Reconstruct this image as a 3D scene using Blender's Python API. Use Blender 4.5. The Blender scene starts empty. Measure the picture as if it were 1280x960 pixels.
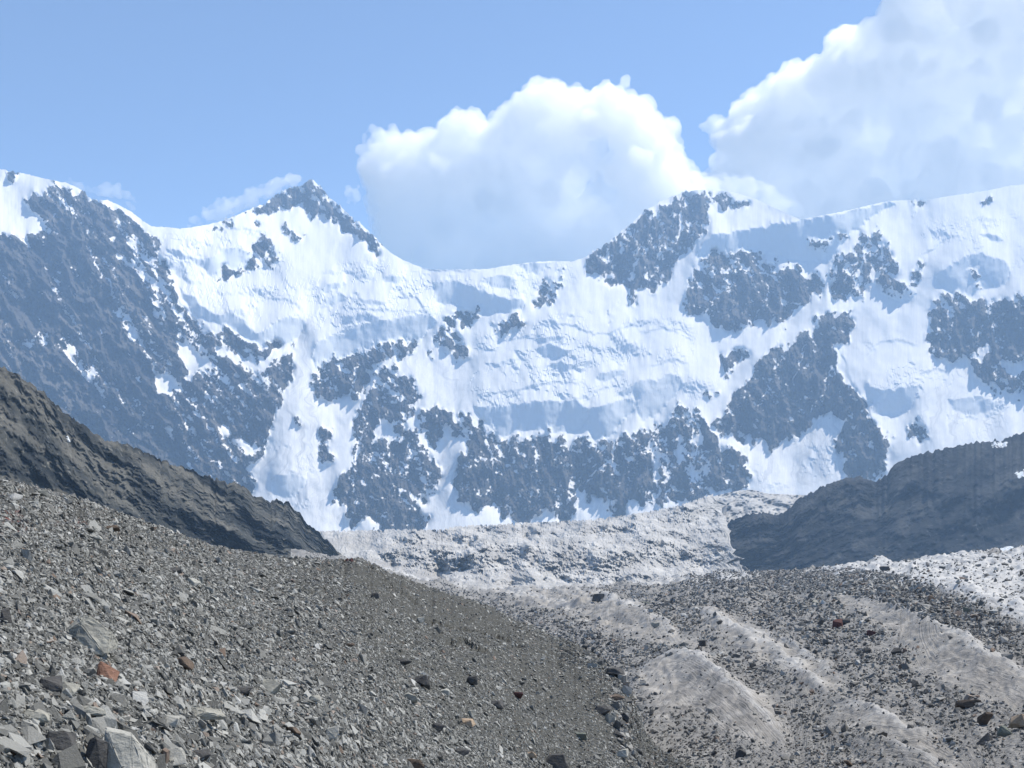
import bpy, bmesh, math, random
import numpy as np
from mathutils import Vector, Matrix

# ------------------------------------------------------------------ camera, world, sun, exposure
SC = bpy.context.scene
COL = SC.collection
F = 1372.0                     # focal length in pixels of a 1280 px wide picture
PITCH = math.radians(9.1)
CP, SP = math.cos(PITCH), math.sin(PITCH)
cam_data = bpy.data.cameras.new("camera")
cam_data.sensor_width = 36.0
cam_data.lens = 36.0 * F / 1280.0
cam_data.clip_start = 0.3
cam_data.clip_end = 60000.0
cam = bpy.data.objects.new("camera", cam_data)
COL.objects.link(cam)
cam.location = (0, 0, 0)
cam.rotation_euler = (math.pi / 2 + PITCH, 0, 0)
SC.camera = cam

SUN_EL, SUN_AZ = math.radians(57), math.radians(66)      # azimuth clockwise from +Y (view direction)
world = bpy.data.worlds.new("World")
SC.world = world
world.use_nodes = True
wn, wl = world.node_tree.nodes, world.node_tree.links
sky = wn.new("ShaderNodeTexSky")
sky.sky_type = 'NISHITA'
sky.sun_disc = False
sky.sun_elevation = SUN_EL
sky.sun_rotation = SUN_AZ
sky.altitude = 2800
sky.air_density = 1.0
sky.dust_density = 0.6
sky.ozone_density = 1.0
bg = wn["Background"]
bg.inputs["Strength"].default_value = 0.12
wl.new(sky.outputs[0], bg.inputs["Color"])

sun_data = bpy.data.lights.new("sun", 'SUN')
sun_data.energy = 4.6
sun_data.angle = math.radians(0.5)
sun_data.color = (1.0, 0.93, 0.82)
sun = bpy.data.objects.new("sun", sun_data)
COL.objects.link(sun)
SUN_DIR = Vector((math.sin(SUN_AZ) * math.cos(SUN_EL), math.cos(SUN_AZ) * math.cos(SUN_EL), math.sin(SUN_EL)))
sun.rotation_euler = (-SUN_DIR).to_track_quat('-Z', 'Y').to_euler()
sun.location = (0, 0, 500)

SC.view_settings.view_transform = 'Standard'
SC.view_settings.look = 'None'
SC.view_settings.exposure = 0.72
SC.view_settings.gamma = 1.0
SC.cycles.max_bounces = 90
SC.cycles.volume_bounces = 90
SC.cycles.transparent_max_bounces = 12
SC.cycles.use_denoising = True

CLOUD_DENSITY = 0.0062
HAZE_DENSITY = 1.10e-4
HAZE_COLOR = (0.44, 0.68, 1.0)

rng = np.random.default_rng(7)
random.seed(7)

# ------------------------------------------------------------------ helpers
def dirs(px, py):
    """unit horizontal direction and tan(elevation) for photograph pixel coordinates"""
    px = np.asarray(px, float); py = np.asarray(py, float)
    x = (px - 640) / F; v = (480 - py) / F
    dy = CP - v * SP; dz = SP + v * CP
    h = np.sqrt(x * x + dy * dy)
    return x / h, dy / h, dz / h

def point(px, py, r):
    a, b, t = dirs(px, py)
    return np.stack([a * r, b * r, t * r], -1)

def project(P):
    x, y, z = P[..., 0], P[..., 1], P[..., 2]
    d = y * CP + z * SP
    u = -y * SP + z * CP
    return 640 + F * x / d, 480 - F * u / d

def fbm(h, w, scale, beta=2.2, seed=0, aniso=1.0, ang=0.0, hi=None):
    """periodic spectral noise, unit variance; scale = largest feature in cells; aniso > 1 stretches along ang (degrees)"""
    g = np.random.default_rng(seed).standard_normal((h, w))
    fy = np.fft.fftfreq(h)[:, None]; fx = np.fft.rfftfreq(w)[None, :]
    a = math.radians(ang)
    u = (fx * math.cos(a) + fy * math.sin(a)) * aniso
    v = -fx * math.sin(a) + fy * math.cos(a)
    k = np.sqrt(u * u + v * v)
    k0 = 1.0 / scale
    filt = (k * k + k0 * k0) ** (-beta / 2) * (1 - np.exp(-(k / (k0 * .6)) ** 2))
    if hi: filt = filt * np.exp(-(k * hi) ** 2)
    n = np.fft.irfft2(np.fft.rfft2(g) * filt, s=(h, w))
    return (n - n.mean()) / n.std()

def ridged(*a, **k):
    return 1 - np.abs(fbm(*a, **k)) * 1.25

def blur(a, s):
    h, w = a.shape
    p = int(s * 3) + 2
    b = np.pad(a, p, mode='edge')
    fy = np.fft.fftfreq(b.shape[0])[:, None]; fx = np.fft.rfftfreq(b.shape[1])[None, :]
    g = np.exp(-2 * math.pi ** 2 * s * s * (fx * fx + fy * fy))
    return np.fft.irfft2(np.fft.rfft2(b) * g, s=b.shape)[p:p + h, p:p + w]

def sstep(a, b, x):
    t = np.clip((x - a) / (b - a), 0, 1)
    return t * t * (3 - 2 * t)

def fill(X, Y, poly, out, val, op='max'):
    """even-odd polygon fill on coordinate arrays X, Y"""
    p = np.array(poly, float)
    x0, y0 = p.min(0); x1, y1 = p.max(0)
    sel = (X >= x0) & (X <= x1) & (Y >= y0) & (Y <= y1)
    xs, ys = X[sel], Y[sel]
    ins = np.zeros(xs.shape, bool)
    q = np.roll(p, -1, 0)
    for (ax, ay), (bx, by) in zip(p, q):
        if ay == by: continue
        c = (ay > ys) != (by > ys)
        ins ^= c & (xs < (bx - ax) * (ys - ay) / (by - ay) + ax)
    cur = out[sel]
    if op == 'max': cur[ins] = np.maximum(cur[ins], val)
    elif op == 'min': cur[ins] = np.minimum(cur[ins], val)
    else: cur[ins] = val
    out[sel] = cur

def seg_dist(X, Y, line):
    """distance to a polyline, signed side (+ = right of the walking direction in the picture), parameter 0..1"""
    best = np.full(X.shape, 1e9); side = np.zeros(X.shape); par = np.zeros(X.shape)
    n = len(line) - 1
    for i in range(n):
        (ax, ay), (bx, by) = line[i], line[i + 1]
        dx, dy = bx - ax, by - ay
        L2 = dx * dx + dy * dy
        t = np.clip(((X - ax) * dx + (Y - ay) * dy) / L2, 0, 1)
        ex, ey = X - ax - t * dx, Y - ay - t * dy
        d = np.hypot(ex, ey)
        m = d < best
        best = np.where(m, d, best)
        side = np.where(m, np.sign(ex * dy - ey * dx), side)
        par = np.where(m, (i + t) / n, par)
    return best, side, par

def bil(A, fy, fx):
    h, w = A.shape
    fy = np.clip(fy, 0, h - 1.001); fx = np.clip(fx, 0, w - 1.001)
    iy = fy.astype(int); ix = fx.astype(int)
    ty = fy - iy; tx = fx - ix
    return (A[iy, ix] * (1 - ty) * (1 - tx) + A[iy, ix + 1] * (1 - ty) * tx
            + A[iy + 1, ix] * ty * (1 - tx) + A[iy + 1, ix + 1] * ty * tx)

def mesh_np(name, V, Q, smooth=True, attrs=None, uv=None):
    me = bpy.data.meshes.new(name)
    V = np.asarray(V, np.float32); Q = np.asarray(Q, np.int32)
    n, k = Q.shape
    me.vertices.add(len(V)); me.vertices.foreach_set("co", V.ravel())
    me.loops.add(n * k); me.loops.foreach_set("vertex_index", Q.ravel())
    me.polygons.add(n)
    me.polygons.foreach_set("loop_start", np.arange(0, n * k, k, dtype=np.int32))
    me.polygons.foreach_set("use_smooth", np.full(n, smooth, bool))
    for a, val in (attrs or {}).items():
        at = me.attributes.new(a, 'FLOAT', 'POINT')
        at.data.foreach_set("value", np.asarray(val, np.float32).ravel())
    if uv is not None:
        l = me.uv_layers.new(name="UVMap")
        l.data.foreach_set("uv", np.asarray(uv, np.float32).reshape(-1, 2)[Q.ravel()].ravel())
    me.update(calc_edges=True)
    me.validate()
    return me

def grid_quads(h, w):
    i = np.arange(h * w).reshape(h, w)
    return np.stack([i[:-1, :-1], i[:-1, 1:], i[1:, 1:], i[1:, :-1]], -1).reshape(-1, 4)

def link(name, me, mat=None, parent=None, **props):
    o = bpy.data.objects.new(name, me)
    COL.objects.link(o)
    if mat is not None and me is not None and not me.materials: me.materials.append(mat)
    if parent is not None: o.parent = parent
    for k, v in props.items(): o[k] = v
    return o

class Nodes:
    """small helper for building node materials"""
    def __init__(self, name):
        self.m = bpy.data.materials.new(name); self.m.use_nodes = True
        self.t = self.m.node_tree; self.t.nodes.clear()
        self.out = self.t.nodes.new("ShaderNodeOutputMaterial")
    def n(self, kind, **kw):
        nd = self.t.nodes.new("ShaderNode" + kind)
        ins = kw.pop('ins', {})
        for k, v in kw.items(): setattr(nd, k, v)
        for k, v in ins.items(): self.set(nd, k, v)
        return nd
    def set(self, nd, k, v):
        s = nd.inputs[k]
        if isinstance(v, bpy.types.NodeSocket): self.t.links.new(v, s)
        else: s.default_value = v
    def attr(self, name): return self.n("Attribute", attribute_name=name).outputs["Fac"]
    def noise(self, vec, scale, detail=4, rough=0.55, out="Fac"):
        return self.n("TexNoise", ins={"Vector": vec, "Scale": scale, "Detail": detail, "Roughness": rough}).outputs[out]
    def math(self, op, a, b=0.5, c=None):
        nd = self.n("Math", operation=op); self.set(nd, 0, a); self.set(nd, 1, b)
        if c is not None: self.set(nd, 2, c)
        return nd.outputs[0]
    def step(self, lo, hi, x):
        nd = self.n("MapRange", interpolation_type='SMOOTHSTEP')
        for k, v in ((0, x), (1, lo), (2, hi), (3, 0.0), (4, 1.0)): self.set(nd, k, v)
        return nd.outputs[0]
    def mix(self, f, a, b):
        nd = self.n("Mix", data_type='RGBA')
        self.set(nd, 0, f); self.set(nd, 6, a); self.set(nd, 7, b)
        return nd.outputs[2]
    def ramp(self, x, stops):
        nd = self.n("ValToRGB"); self.set(nd, 0, x)
        e = nd.color_ramp.elements
        while len(e) < len(stops): e.new(0.5)
        for el, (p, c) in zip(e, stops): el.position = p; el.color = (*c, 1)
        return nd.outputs[0]
    def bump(self, h, strength, dist, normal=None):
        nd = self.n("Bump", ins={"Strength": strength, "Distance": dist, "Height": h})
        if normal is not None: self.set(nd, "Normal", normal)
        return nd.outputs[0]
    def bsdf(self, color, rough=0.9, normal=None, spec=0.2):
        b = self.n("BsdfPrincipled", ins={"Base Color": color, "Roughness": rough, "Specular IOR Level": spec})
        if normal is not None: self.set(b, "Normal", normal)
        self.t.links.new(b.outputs[0], self.out.inputs[0])
        return self.m
    def mapped(self, vec, scale=(1, 1, 1), rot=(0, 0, 0)):
        return self.n("Mapping", ins={"Vector": vec, "Scale": scale, "Rotation": rot}).outputs[0]
    def pos(self): return self.n("NewGeometry").outputs["Position"]
    def uv(self): return self.n("TexCoord").outputs["UV"]

C4 = lambda *c: (*c, 1.0)

# ------------------------------------------------------------------ materials
def mat_mountain():
    k = Nodes("snow_and_rock")
    pos, uv = k.pos(), k.uv()
    rock = k.attr("rock"); ice = k.attr("ice")
    n1 = k.noise(pos, 0.02, 6, 0.65)
    n2 = k.noise(pos, 0.17, 5, 0.7)
    m = k.math('ADD', rock, k.math('MULTIPLY', k.math('SUBTRACT', n2, 0.5), 0.85))
    mask = k.step(0.45, 0.55, m)
    streak = k.noise(k.mapped(uv, (420, 26, 1)), 1.0, 3, 0.6)
    sn = k.mix(k.step(0.35, 0.75, streak), C4(0.70, 0.69, 0.67), C4(0.76, 0.748, 0.725))
    chute = k.noise(k.n("VectorMath", operation='ADD', ins={0: k.mapped(uv, (150, 8, 1)), 1: k.n("CombineXYZ", ins={0: k.math('MULTIPLY', k.noise(pos, 0.006, 3, .5), 9.0), 1: 0.0, 2: 0.0}).outputs[0]}).outputs[0], 1.0, 6, 0.7)
    sn = k.mix(k.math('MULTIPLY', k.attr("chute"), k.step(0.45, 0.68, chute)), sn, C4(0.44, 0.445, 0.45))
    sn = k.mix(ice, sn, C4(0.66, 0.68, 0.69))
    rc = k.ramp(k.noise(pos, 0.012, 7, 0.7), [(0.25, (0.035, 0.036, 0.040)), (0.5, (0.08, 0.077, 0.077)), (0.75, (0.17, 0.16, 0.145))])
    rc = k.mix(k.math('MULTIPLY', k.attr("strata"), 0.6), rc, C4(0.21, 0.195, 0.175))
    col = k.mix(mask, sn, rc)
    hb = k.math('ADD', k.math('MULTIPLY', n1, 1.0), k.math('MULTIPLY', n2, 0.5))
    amp = k.math('MULTIPLY_ADD', mask, 26.0, 0.35)
    hh = k.math('MULTIPLY', hb, amp)
    hs = k.math('ADD', hh, k.math('MULTIPLY', streak, 0.5))
    return k.bsdf(col, 0.85, k.bump(hs, 1.0, 1.0), 0.15)

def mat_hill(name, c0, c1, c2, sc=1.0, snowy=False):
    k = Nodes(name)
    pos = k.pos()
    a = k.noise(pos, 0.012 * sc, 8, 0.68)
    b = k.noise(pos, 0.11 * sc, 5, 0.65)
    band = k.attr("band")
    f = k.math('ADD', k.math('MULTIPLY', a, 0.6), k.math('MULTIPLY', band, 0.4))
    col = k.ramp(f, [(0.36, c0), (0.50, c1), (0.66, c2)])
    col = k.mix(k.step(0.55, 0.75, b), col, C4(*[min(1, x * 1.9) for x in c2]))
    if snowy:
        s = k.math('ADD', k.attr("snow"), k.math('MULTIPLY', k.math('SUBTRACT', b, 0.5), 0.9))
        col = k.mix(k.step(0.5, 0.58, s), col, C4(0.75, 0.78, 0.8))
    hh = k.math('ADD', k.math('MULTIPLY', a, 14.0 / sc), k.math('MULTIPLY', b, 4.5 / sc))
    return k.bsdf(col, 0.95, k.bump(hh, 1.0, 1.0), 0.1)

def mat_icefall():
    k = Nodes("icefall_ice")
    pos = k.pos()
    a = k.noise(pos, 0.03, 7, 0.65)
    b = k.noise(k.mapped(pos, (1, 1, 3.0)), 0.12, 5, 0.6)
    dirt = k.attr("dirt")
    col = k.ramp(a, [(0.3, (0.25, 0.246, 0.236)), (0.5, (0.365, 0.357, 0.34)), (0.7, (0.52, 0.508, 0.482))])
    col = k.mix(k.math('MULTIPLY', k.step(0.48, 0.72, b), 0.4), col, C4(0.27, 0.255, 0.235))
    col = k.mix(dirt, col, C4(0.22, 0.21, 0.20))
    hh = k.math('ADD', k.math('MULTIPLY', a, 3.0), k.math('MULTIPLY', b, 1.0))
    return k.bsdf(col, 0.8, k.bump(hh, 1.0, 1.0), 0.2)

def mat_glacier():
    k = Nodes("glacier_ice")
    pos, uv = k.pos(), k.uv()
    clean, white = k.attr("clean"), k.attr("white")
    flow = k.attr("flow")
    a = k.noise(pos, 0.35, 7, 0.65)
    st = k.noise(k.n("CombineXYZ", ins={0: k.math('MULTIPLY', flow, 0.62), 1: k.math('MULTIPLY', k.n("SeparateXYZ", ins={0: uv}).outputs[0], 9.0), 2: 0.0}).outputs[0], 1.0, 5, 0.6)
    fine = k.noise(pos, 6.0, 5, 0.7)
    ice = k.ramp(k.math('ADD', k.math('MULTIPLY', a, .6), k.math('MULTIPLY', st, .4)),
                 [(0.32, (0.145, 0.137, 0.125)), (0.5, (0.232, 0.220, 0.202)), (0.68, (0.37, 0.355, 0.33))])
    wht = k.ramp(a, [(0.3, (0.29, 0.29, 0.29)), (0.6, (0.45, 0.45, 0.442))])
    ice = k.mix(white, ice, wht)
    deb = k.ramp(fine, [(0.3, (0.105, 0.102, 0.096)), (0.5, (0.19, 0.184, 0.173)), (0.7, (0.295, 0.285, 0.27))])
    cm = k.step(0.35, 0.65, k.math('ADD', clean, k.math('MULTIPLY', k.math('SUBTRACT', k.noise(pos, 1.2, 6, 0.7), 0.5), 0.9)))
    col = k.mix(cm, deb, ice)
    hh = k.math('ADD', k.math('MULTIPLY', st, 0.14), k.math('MULTIPLY', fine, 0.08))
    return k.bsdf(col, 0.75, k.bump(hh, 0.9, 1.0), 0.25)

def mat_moraine():
    k = Nodes("moraine_gravel")
    pos = k.pos()
    v = k.n("TexVoronoi", ins={"Vector": pos, "Scale": 14.0, "Randomness": 1.0})
    v2 = k.n("TexVoronoi", ins={"Vector": pos, "Scale": 38.0, "Randomness": 1.0})
    soil = k.attr("soil")
    nz = k.noise(pos, 1.3, 6, 0.65)
    stone = k.ramp(v.outputs["Color"], [(0.1, (0.022, 0.023, 0.022)), (0.5, (0.06, 0.062, 0.057)), (0.9, (0.20, 0.20, 0.185))])
    st2 = k.ramp(v2.outputs["Color"], [(0.1, (0.035, 0.036, 0.035)), (0.5, (0.085, 0.085, 0.08)), (0.9, (0.20, 0.195, 0.18))])
    col = k.mix(k.step(0.4, 0.6, nz), stone, st2)
    sc = k.ramp(k.noise(pos, 9.0, 6, 0.75), [(0.3, (0.050, 0.051, 0.048)), (0.7, (0.112, 0.112, 0.103))])
    col = k.mix(k.step(0.3, 0.7, k.math('ADD', soil, k.math('MULTIPLY', k.math('SUBTRACT', nz, .5), .8))), col, sc)
    red = k.math('MULTIPLY', k.attr("red"), k.step(0.42, 0.6, k.noise(pos, 5.0, 4, 0.7)))
    col = k.mix(red, col, C4(0.27, 0.065, 0.05))
    hh = k.math('ADD', k.math('MULTIPLY', v.outputs["Distance"], -0.05), k.math('MULTIPLY', v2.outputs["Distance"], -0.02))
    return k.bsdf(col, 0.95, k.bump(hh, 1.0, 1.0), 0.1)

def mat_stone(name, dark, light, rust=(0.24, 0.155, 0.105), rust_amt=0.06, scale=9.0):
    k = Nodes(name)
    rnd = k.n("ObjectInfo").outputs["Random"]
    pos = k.n("TexCoord").outputs["Object"]
    nz = k.noise(pos, scale, 6, 0.7)
    tone = k.math('ADD', k.math('MULTIPLY', k.math('POWER', rnd, 1.5), 0.85), k.math('MULTIPLY', nz, 0.3))
    col = k.mix(tone, C4(*dark), C4(*light))
    h2 = k.math('FRACT', k.math('MULTIPLY', rnd, 37.7), 0)
    isr = k.math('LESS_THAN', h2, rust_amt)
    col = k.mix(k.math('MULTIPLY', isr, 0.5), col, C4(*rust))
    pale = k.math('GREATER_THAN', h2, 0.965)
    col = k.mix(k.math('MULTIPLY', pale, 0.6), col, C4(0.5, 0.5, 0.48))
    return k.bsdf(col, 0.85, k.bump(nz, 0.5, 0.1), 0.25)

def mat_boulder(name, dark, light, scale=3.0):
    k = Nodes(name)
    pos = k.n("TexCoord").outputs["Object"]
    a = k.noise(pos, scale, 8, 0.7)
    b = k.noise(k.mapped(pos, (1, 1, 2.2), (0.5, 0.3, 0)), scale * 2.5, 6, 0.7)
    f = k.math('ADD', k.math('MULTIPLY', a, .6), k.math('MULTIPLY', b, .4))
    col = k.ramp(f, [(0.33, dark), (0.66, light)])
    sp = k.noise(pos, scale * 9, 3, 0.6)
    col = k.mix(k.step(0.62, 0.72, sp), col, C4(*[x * 0.45 for x in dark]))
    return k.bsdf(col, 0.85, k.bump(f, 0.6, 0.10), 0.25)

M_MOUNT = mat_mountain()
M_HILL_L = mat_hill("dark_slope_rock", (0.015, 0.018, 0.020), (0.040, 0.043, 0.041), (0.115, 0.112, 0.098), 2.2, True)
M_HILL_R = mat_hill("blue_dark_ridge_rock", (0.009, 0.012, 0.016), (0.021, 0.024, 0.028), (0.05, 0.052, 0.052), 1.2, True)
M_ICEFALL = mat_icefall()
M_GLACIER = mat_glacier()
M_MORAINE = mat_moraine()
M_STONE = mat_stone("grey_schist_stone", (0.033, 0.034, 0.032), (0.375, 0.375, 0.35), rust_amt=0.03)
M_ICESTONE = mat_stone("dark_debris_stone", (0.03, 0.03, 0.03), (0.33, 0.322, 0.30), rust_amt=0.03)

# ------------------------------------------------------------------ traced outlines (picture coordinates of the 1280x960 photograph)
RIDGE = [(-120,196),(-60,203),(0,211),(30,217),(55,223),(85,229),(100,236),(112,247),(122,250),(135,250),(150,257),(165,265),(178,276),(190,283),
 (208,284),(225,286),(240,284),(258,281),(275,277),(292,270),(305,265),(318,259),(330,255),(340,246),(352,240),(362,234),(375,233),(383,226),
 (389,223),(397,230),(405,238),(412,247),(420,253),(430,262),(440,272),(450,279),(462,290),(475,303),(487,315),(500,323),(515,330),(530,335),
 (550,337),(580,337),(610,336),(640,331),(660,328),(690,326),(715,327),(730,322),(745,313),(760,303),(775,290),(790,279),(800,268),(815,259),
 (830,250),(845,243),(860,239),(875,237),(895,238),(915,240),(930,244),(945,249),(960,256),(975,263),(990,270),(1000,274),(1050,265),(1080,258),
 (1110,251),(1134,250),(1160,250),(1180,246),(1215,241),(1240,237),(1262,232),(1280,231),(1340,226),(1420,222)]
ROCK = [  # (density, polygon)
 (1.0,[(-120,300),(0,297),(10,296),(30,298),(50,293),(60,285),(52,275),(38,262),(28,252),(38,244),(50,241),(65,243),(72,252),(88,270),(100,262),(108,255),(112,247),(135,252),(150,262),(165,272),(180,280),(190,285),(196,300),(200,318),(208,335),(214,352),(222,370),(232,388),(248,400),(262,408),(270,412),(285,412),(300,418),(315,425),(330,432),(345,430),(362,430),(368,440),(366,455),(366,470),(362,482),(355,500),(345,520),(335,540),(328,560),(322,585),(318,605),(312,625),(300,720),(-120,720)]),
 (.62,[(60,223),(100,236),(112,247),(125,272),(115,280),(100,270),(85,262),(75,248),(60,236)]),
 (.62,[(0,218),(10,216),(25,220),(15,230),(0,226)]),
 (.84,[(318,260),(330,255),(345,244),(362,234),(383,225),(389,223),(400,233),(412,247),(425,257),(440,271),(452,281),(465,292),(478,305),(487,316),(482,318),(470,312),(455,305),(445,298),(430,290),(427,288),(425,280),(410,272),(400,272),(392,268),(385,262),(370,260),(355,262),(345,265),(335,262),(325,268),(315,265)]),
 (.60,[(255,287),(262,284),(280,278),(300,268),(310,262),(312,266),(300,272),(285,283),(270,290),(250,290)]),
 (.70,[(317,277),(325,275),(335,285),(337,288),(325,285),(318,282)]),
 (.85,[(352,275),(360,282),(372,290),(384,297),(378,302),(368,304),(360,298),(355,285)]),
 (.76,[(315,308),(325,298),(335,300),(345,308),(350,317),(348,326),(338,332),(325,325),(318,318),(322,330),(315,338),(300,345),(285,353),(270,353),(268,346),(280,338),(295,335),(310,330)]),
 (.93,[(485,455),(498,462),(510,470),(520,482),(527,495),(520,505),(516,518),(510,515),(505,520),(512,532),(525,545),(533,560),(545,585),(554,615),(540,622),(527,628),(520,632),(535,648),(535,658),(528,668),(475,668),(468,650),(462,640),(455,650),(448,665),(437,655),(430,640),(435,630),(420,628),(415,615),(425,600),(435,590),(440,575),(445,565),(445,545),(440,525),(450,505),(458,490),(468,475),(472,462)]),
 (.88,[(390,460),(400,455),(412,452),(430,448),(445,445),(455,440),(475,433),(490,425),(510,427),(523,433),(520,440),(505,445),(490,443),(480,448),(472,455),(462,470),(455,485),(440,497),(430,492),(412,502),(400,497),(392,480)]),
 (.95,[(362,520),(370,518),(380,522),(377,532),(368,532)]),
 (.9,[(398,535),(405,530),(415,530),(413,545),(412,560),(420,568),(412,583),(405,575),(395,562)]),
 (.68,[(535,430),(545,420),(555,412),(570,415),(580,425),(590,435),(590,445),(575,447),(560,443),(545,440),(533,443)]),
 (.78,[(552,400),(560,388),(572,388),(585,392),(600,390),(605,398),(590,402),(575,408),(560,405)]),
 (.82,[(612,405),(625,397),(640,395),(655,398),(655,408),(640,412),(625,418),(615,415)]),
 (.9,[(518,520),(530,512),(548,510),(558,512),(560,525),(563,535),(555,548),(545,558),(535,550),(525,535)]),
 (.90,[(560,520),(572,515),(585,525),(605,530),(618,540),(625,550),(630,548),(645,543),(655,548),(672,545),(680,537),(695,545),(715,545),(740,545),(750,553),(765,550),(780,542),(795,540),(812,540),(818,530),(830,535),(840,520),(850,502),(860,500),(880,520),(890,540),(900,555),(905,570),(900,590),(890,610),(885,625),(850,633),(838,630),(820,625),(805,630),(795,628),(787,632),(783,640),(765,648),(760,640),(762,630),(755,625),(742,628),(735,620),(725,622),(720,630),(722,645),(700,650),(690,642),(685,640),(678,650),(655,655),(640,655),(632,645),(625,640),(612,632),(598,642),(590,638),(575,620),(568,600),(570,585),(580,570),(585,560),(575,548),(565,540),(560,530)]),
 (.80,[(725,328),(735,320),(745,313),(760,303),(775,290),(790,279),(800,268),(815,260),(830,251),(845,244),(860,240),(880,239),(905,243),(925,250),(935,258),(915,258),(900,258),(888,262),(885,275),(880,290),(872,300),(862,312),(855,320),(845,330),(840,345),(830,358),(818,366),(800,362),(785,360),(770,363),(755,350),(745,345),(735,338)]),
 (.85,[(785,365),(795,362),(798,375),(792,383),(785,378)]),(.58,[(757,388),(770,385),(763,405)]),
 (.60,[(668,352),(680,345),(695,340),(705,345),(705,355),(695,368),(698,378),(680,382),(668,384),(665,372),(675,362)]),
 (.5,[(960,256),(975,262),(990,271),(985,273),(970,264),(958,259)]),
 (.90,[(853,390),(850,375),(862,350),(868,335),(880,325),(890,318),(910,316),(930,318),(955,317),(970,320),(975,330),(985,335),(1000,335),(1010,342),(1030,345),(1030,352),(1020,365),(1010,380),(995,392),(978,405),(962,402),(945,402),(930,410),(920,415),(905,413),(890,405),(885,395),(870,400),(858,398)]),
 (.46,[(1000,310),(1020,300),(1050,290),(1060,293),(1050,305),(1030,320),(1010,315)]),
 (.84,[(1033,335),(1045,325),(1060,315),(1070,305),(1080,290),(1095,288),(1105,295),(1110,310),(1120,320),(1125,335),(1118,345),(1125,352),(1140,360),(1143,368),(1125,373),(1105,368),(1095,360),(1100,350),(1090,345),(1085,370),(1078,372),(1075,355),(1070,365),(1060,375),(1048,378),(1038,365),(1035,350)]),
 (.7,[(1145,322),(1155,325),(1160,320),(1155,340),(1145,355),(1138,350)]),(.7,[(1155,362),(1160,360),(1158,372)]),
 (.62,[(1133,255),(1150,250),(1165,252),(1155,262),(1140,268)]),(.68,[(1227,245),(1235,240),(1248,243),(1240,252),(1230,253)]),
 (.58,[(1210,335),(1225,330),(1230,350),(1225,362),(1215,352)]),
 (.98,[(1020,400),(1035,395),(1050,388),(1065,390),(1070,400),(1060,420),(1055,425),(1045,430),(1045,450),(1050,465),(1060,480),(1075,500),(1085,512),(1092,525),(1095,540),(1110,550),(1118,555),(1108,570),(1110,580),(1108,585),(1095,600),(1060,600),(1055,580),(1045,565),(1040,550),(1055,530),(1058,518),(1035,520),(1015,520),(1010,535),(990,550),(975,560),(960,560),(950,550),(940,548),(925,545),(905,540),(890,535),(900,520),(915,500),(930,480),(940,465),(950,450),(965,440),(985,432),(990,425),(1005,415),(1020,415)]),
 (.6,[(970,415),(985,410),(975,425)]),(.9,[(900,445),(912,440),(925,438),(935,440),(930,450),(920,460),(912,468),(903,460)]),(.85,[(877,490),(890,486),(897,492),(890,497),(880,496)]),
 (.84,[(885,560),(905,550),(925,560),(940,580),(938,600),(925,612),(905,618),(888,612)]),
 (.93,[(1163,385),(1172,375),(1185,368),(1200,372),(1215,370),(1230,375),(1250,372),(1280,370),(1340,365),(1420,365),(1420,505),(1340,500),(1280,493),(1265,490),(1250,487),(1235,480),(1220,470),(1215,455),(1200,450),(1190,455),(1175,450),(1165,440),(1155,412),(1165,400)]),
 (.78,[(1135,525),(1150,522),(1158,535),(1162,548),(1155,552),(1145,545),(1135,543)]),
]
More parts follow.
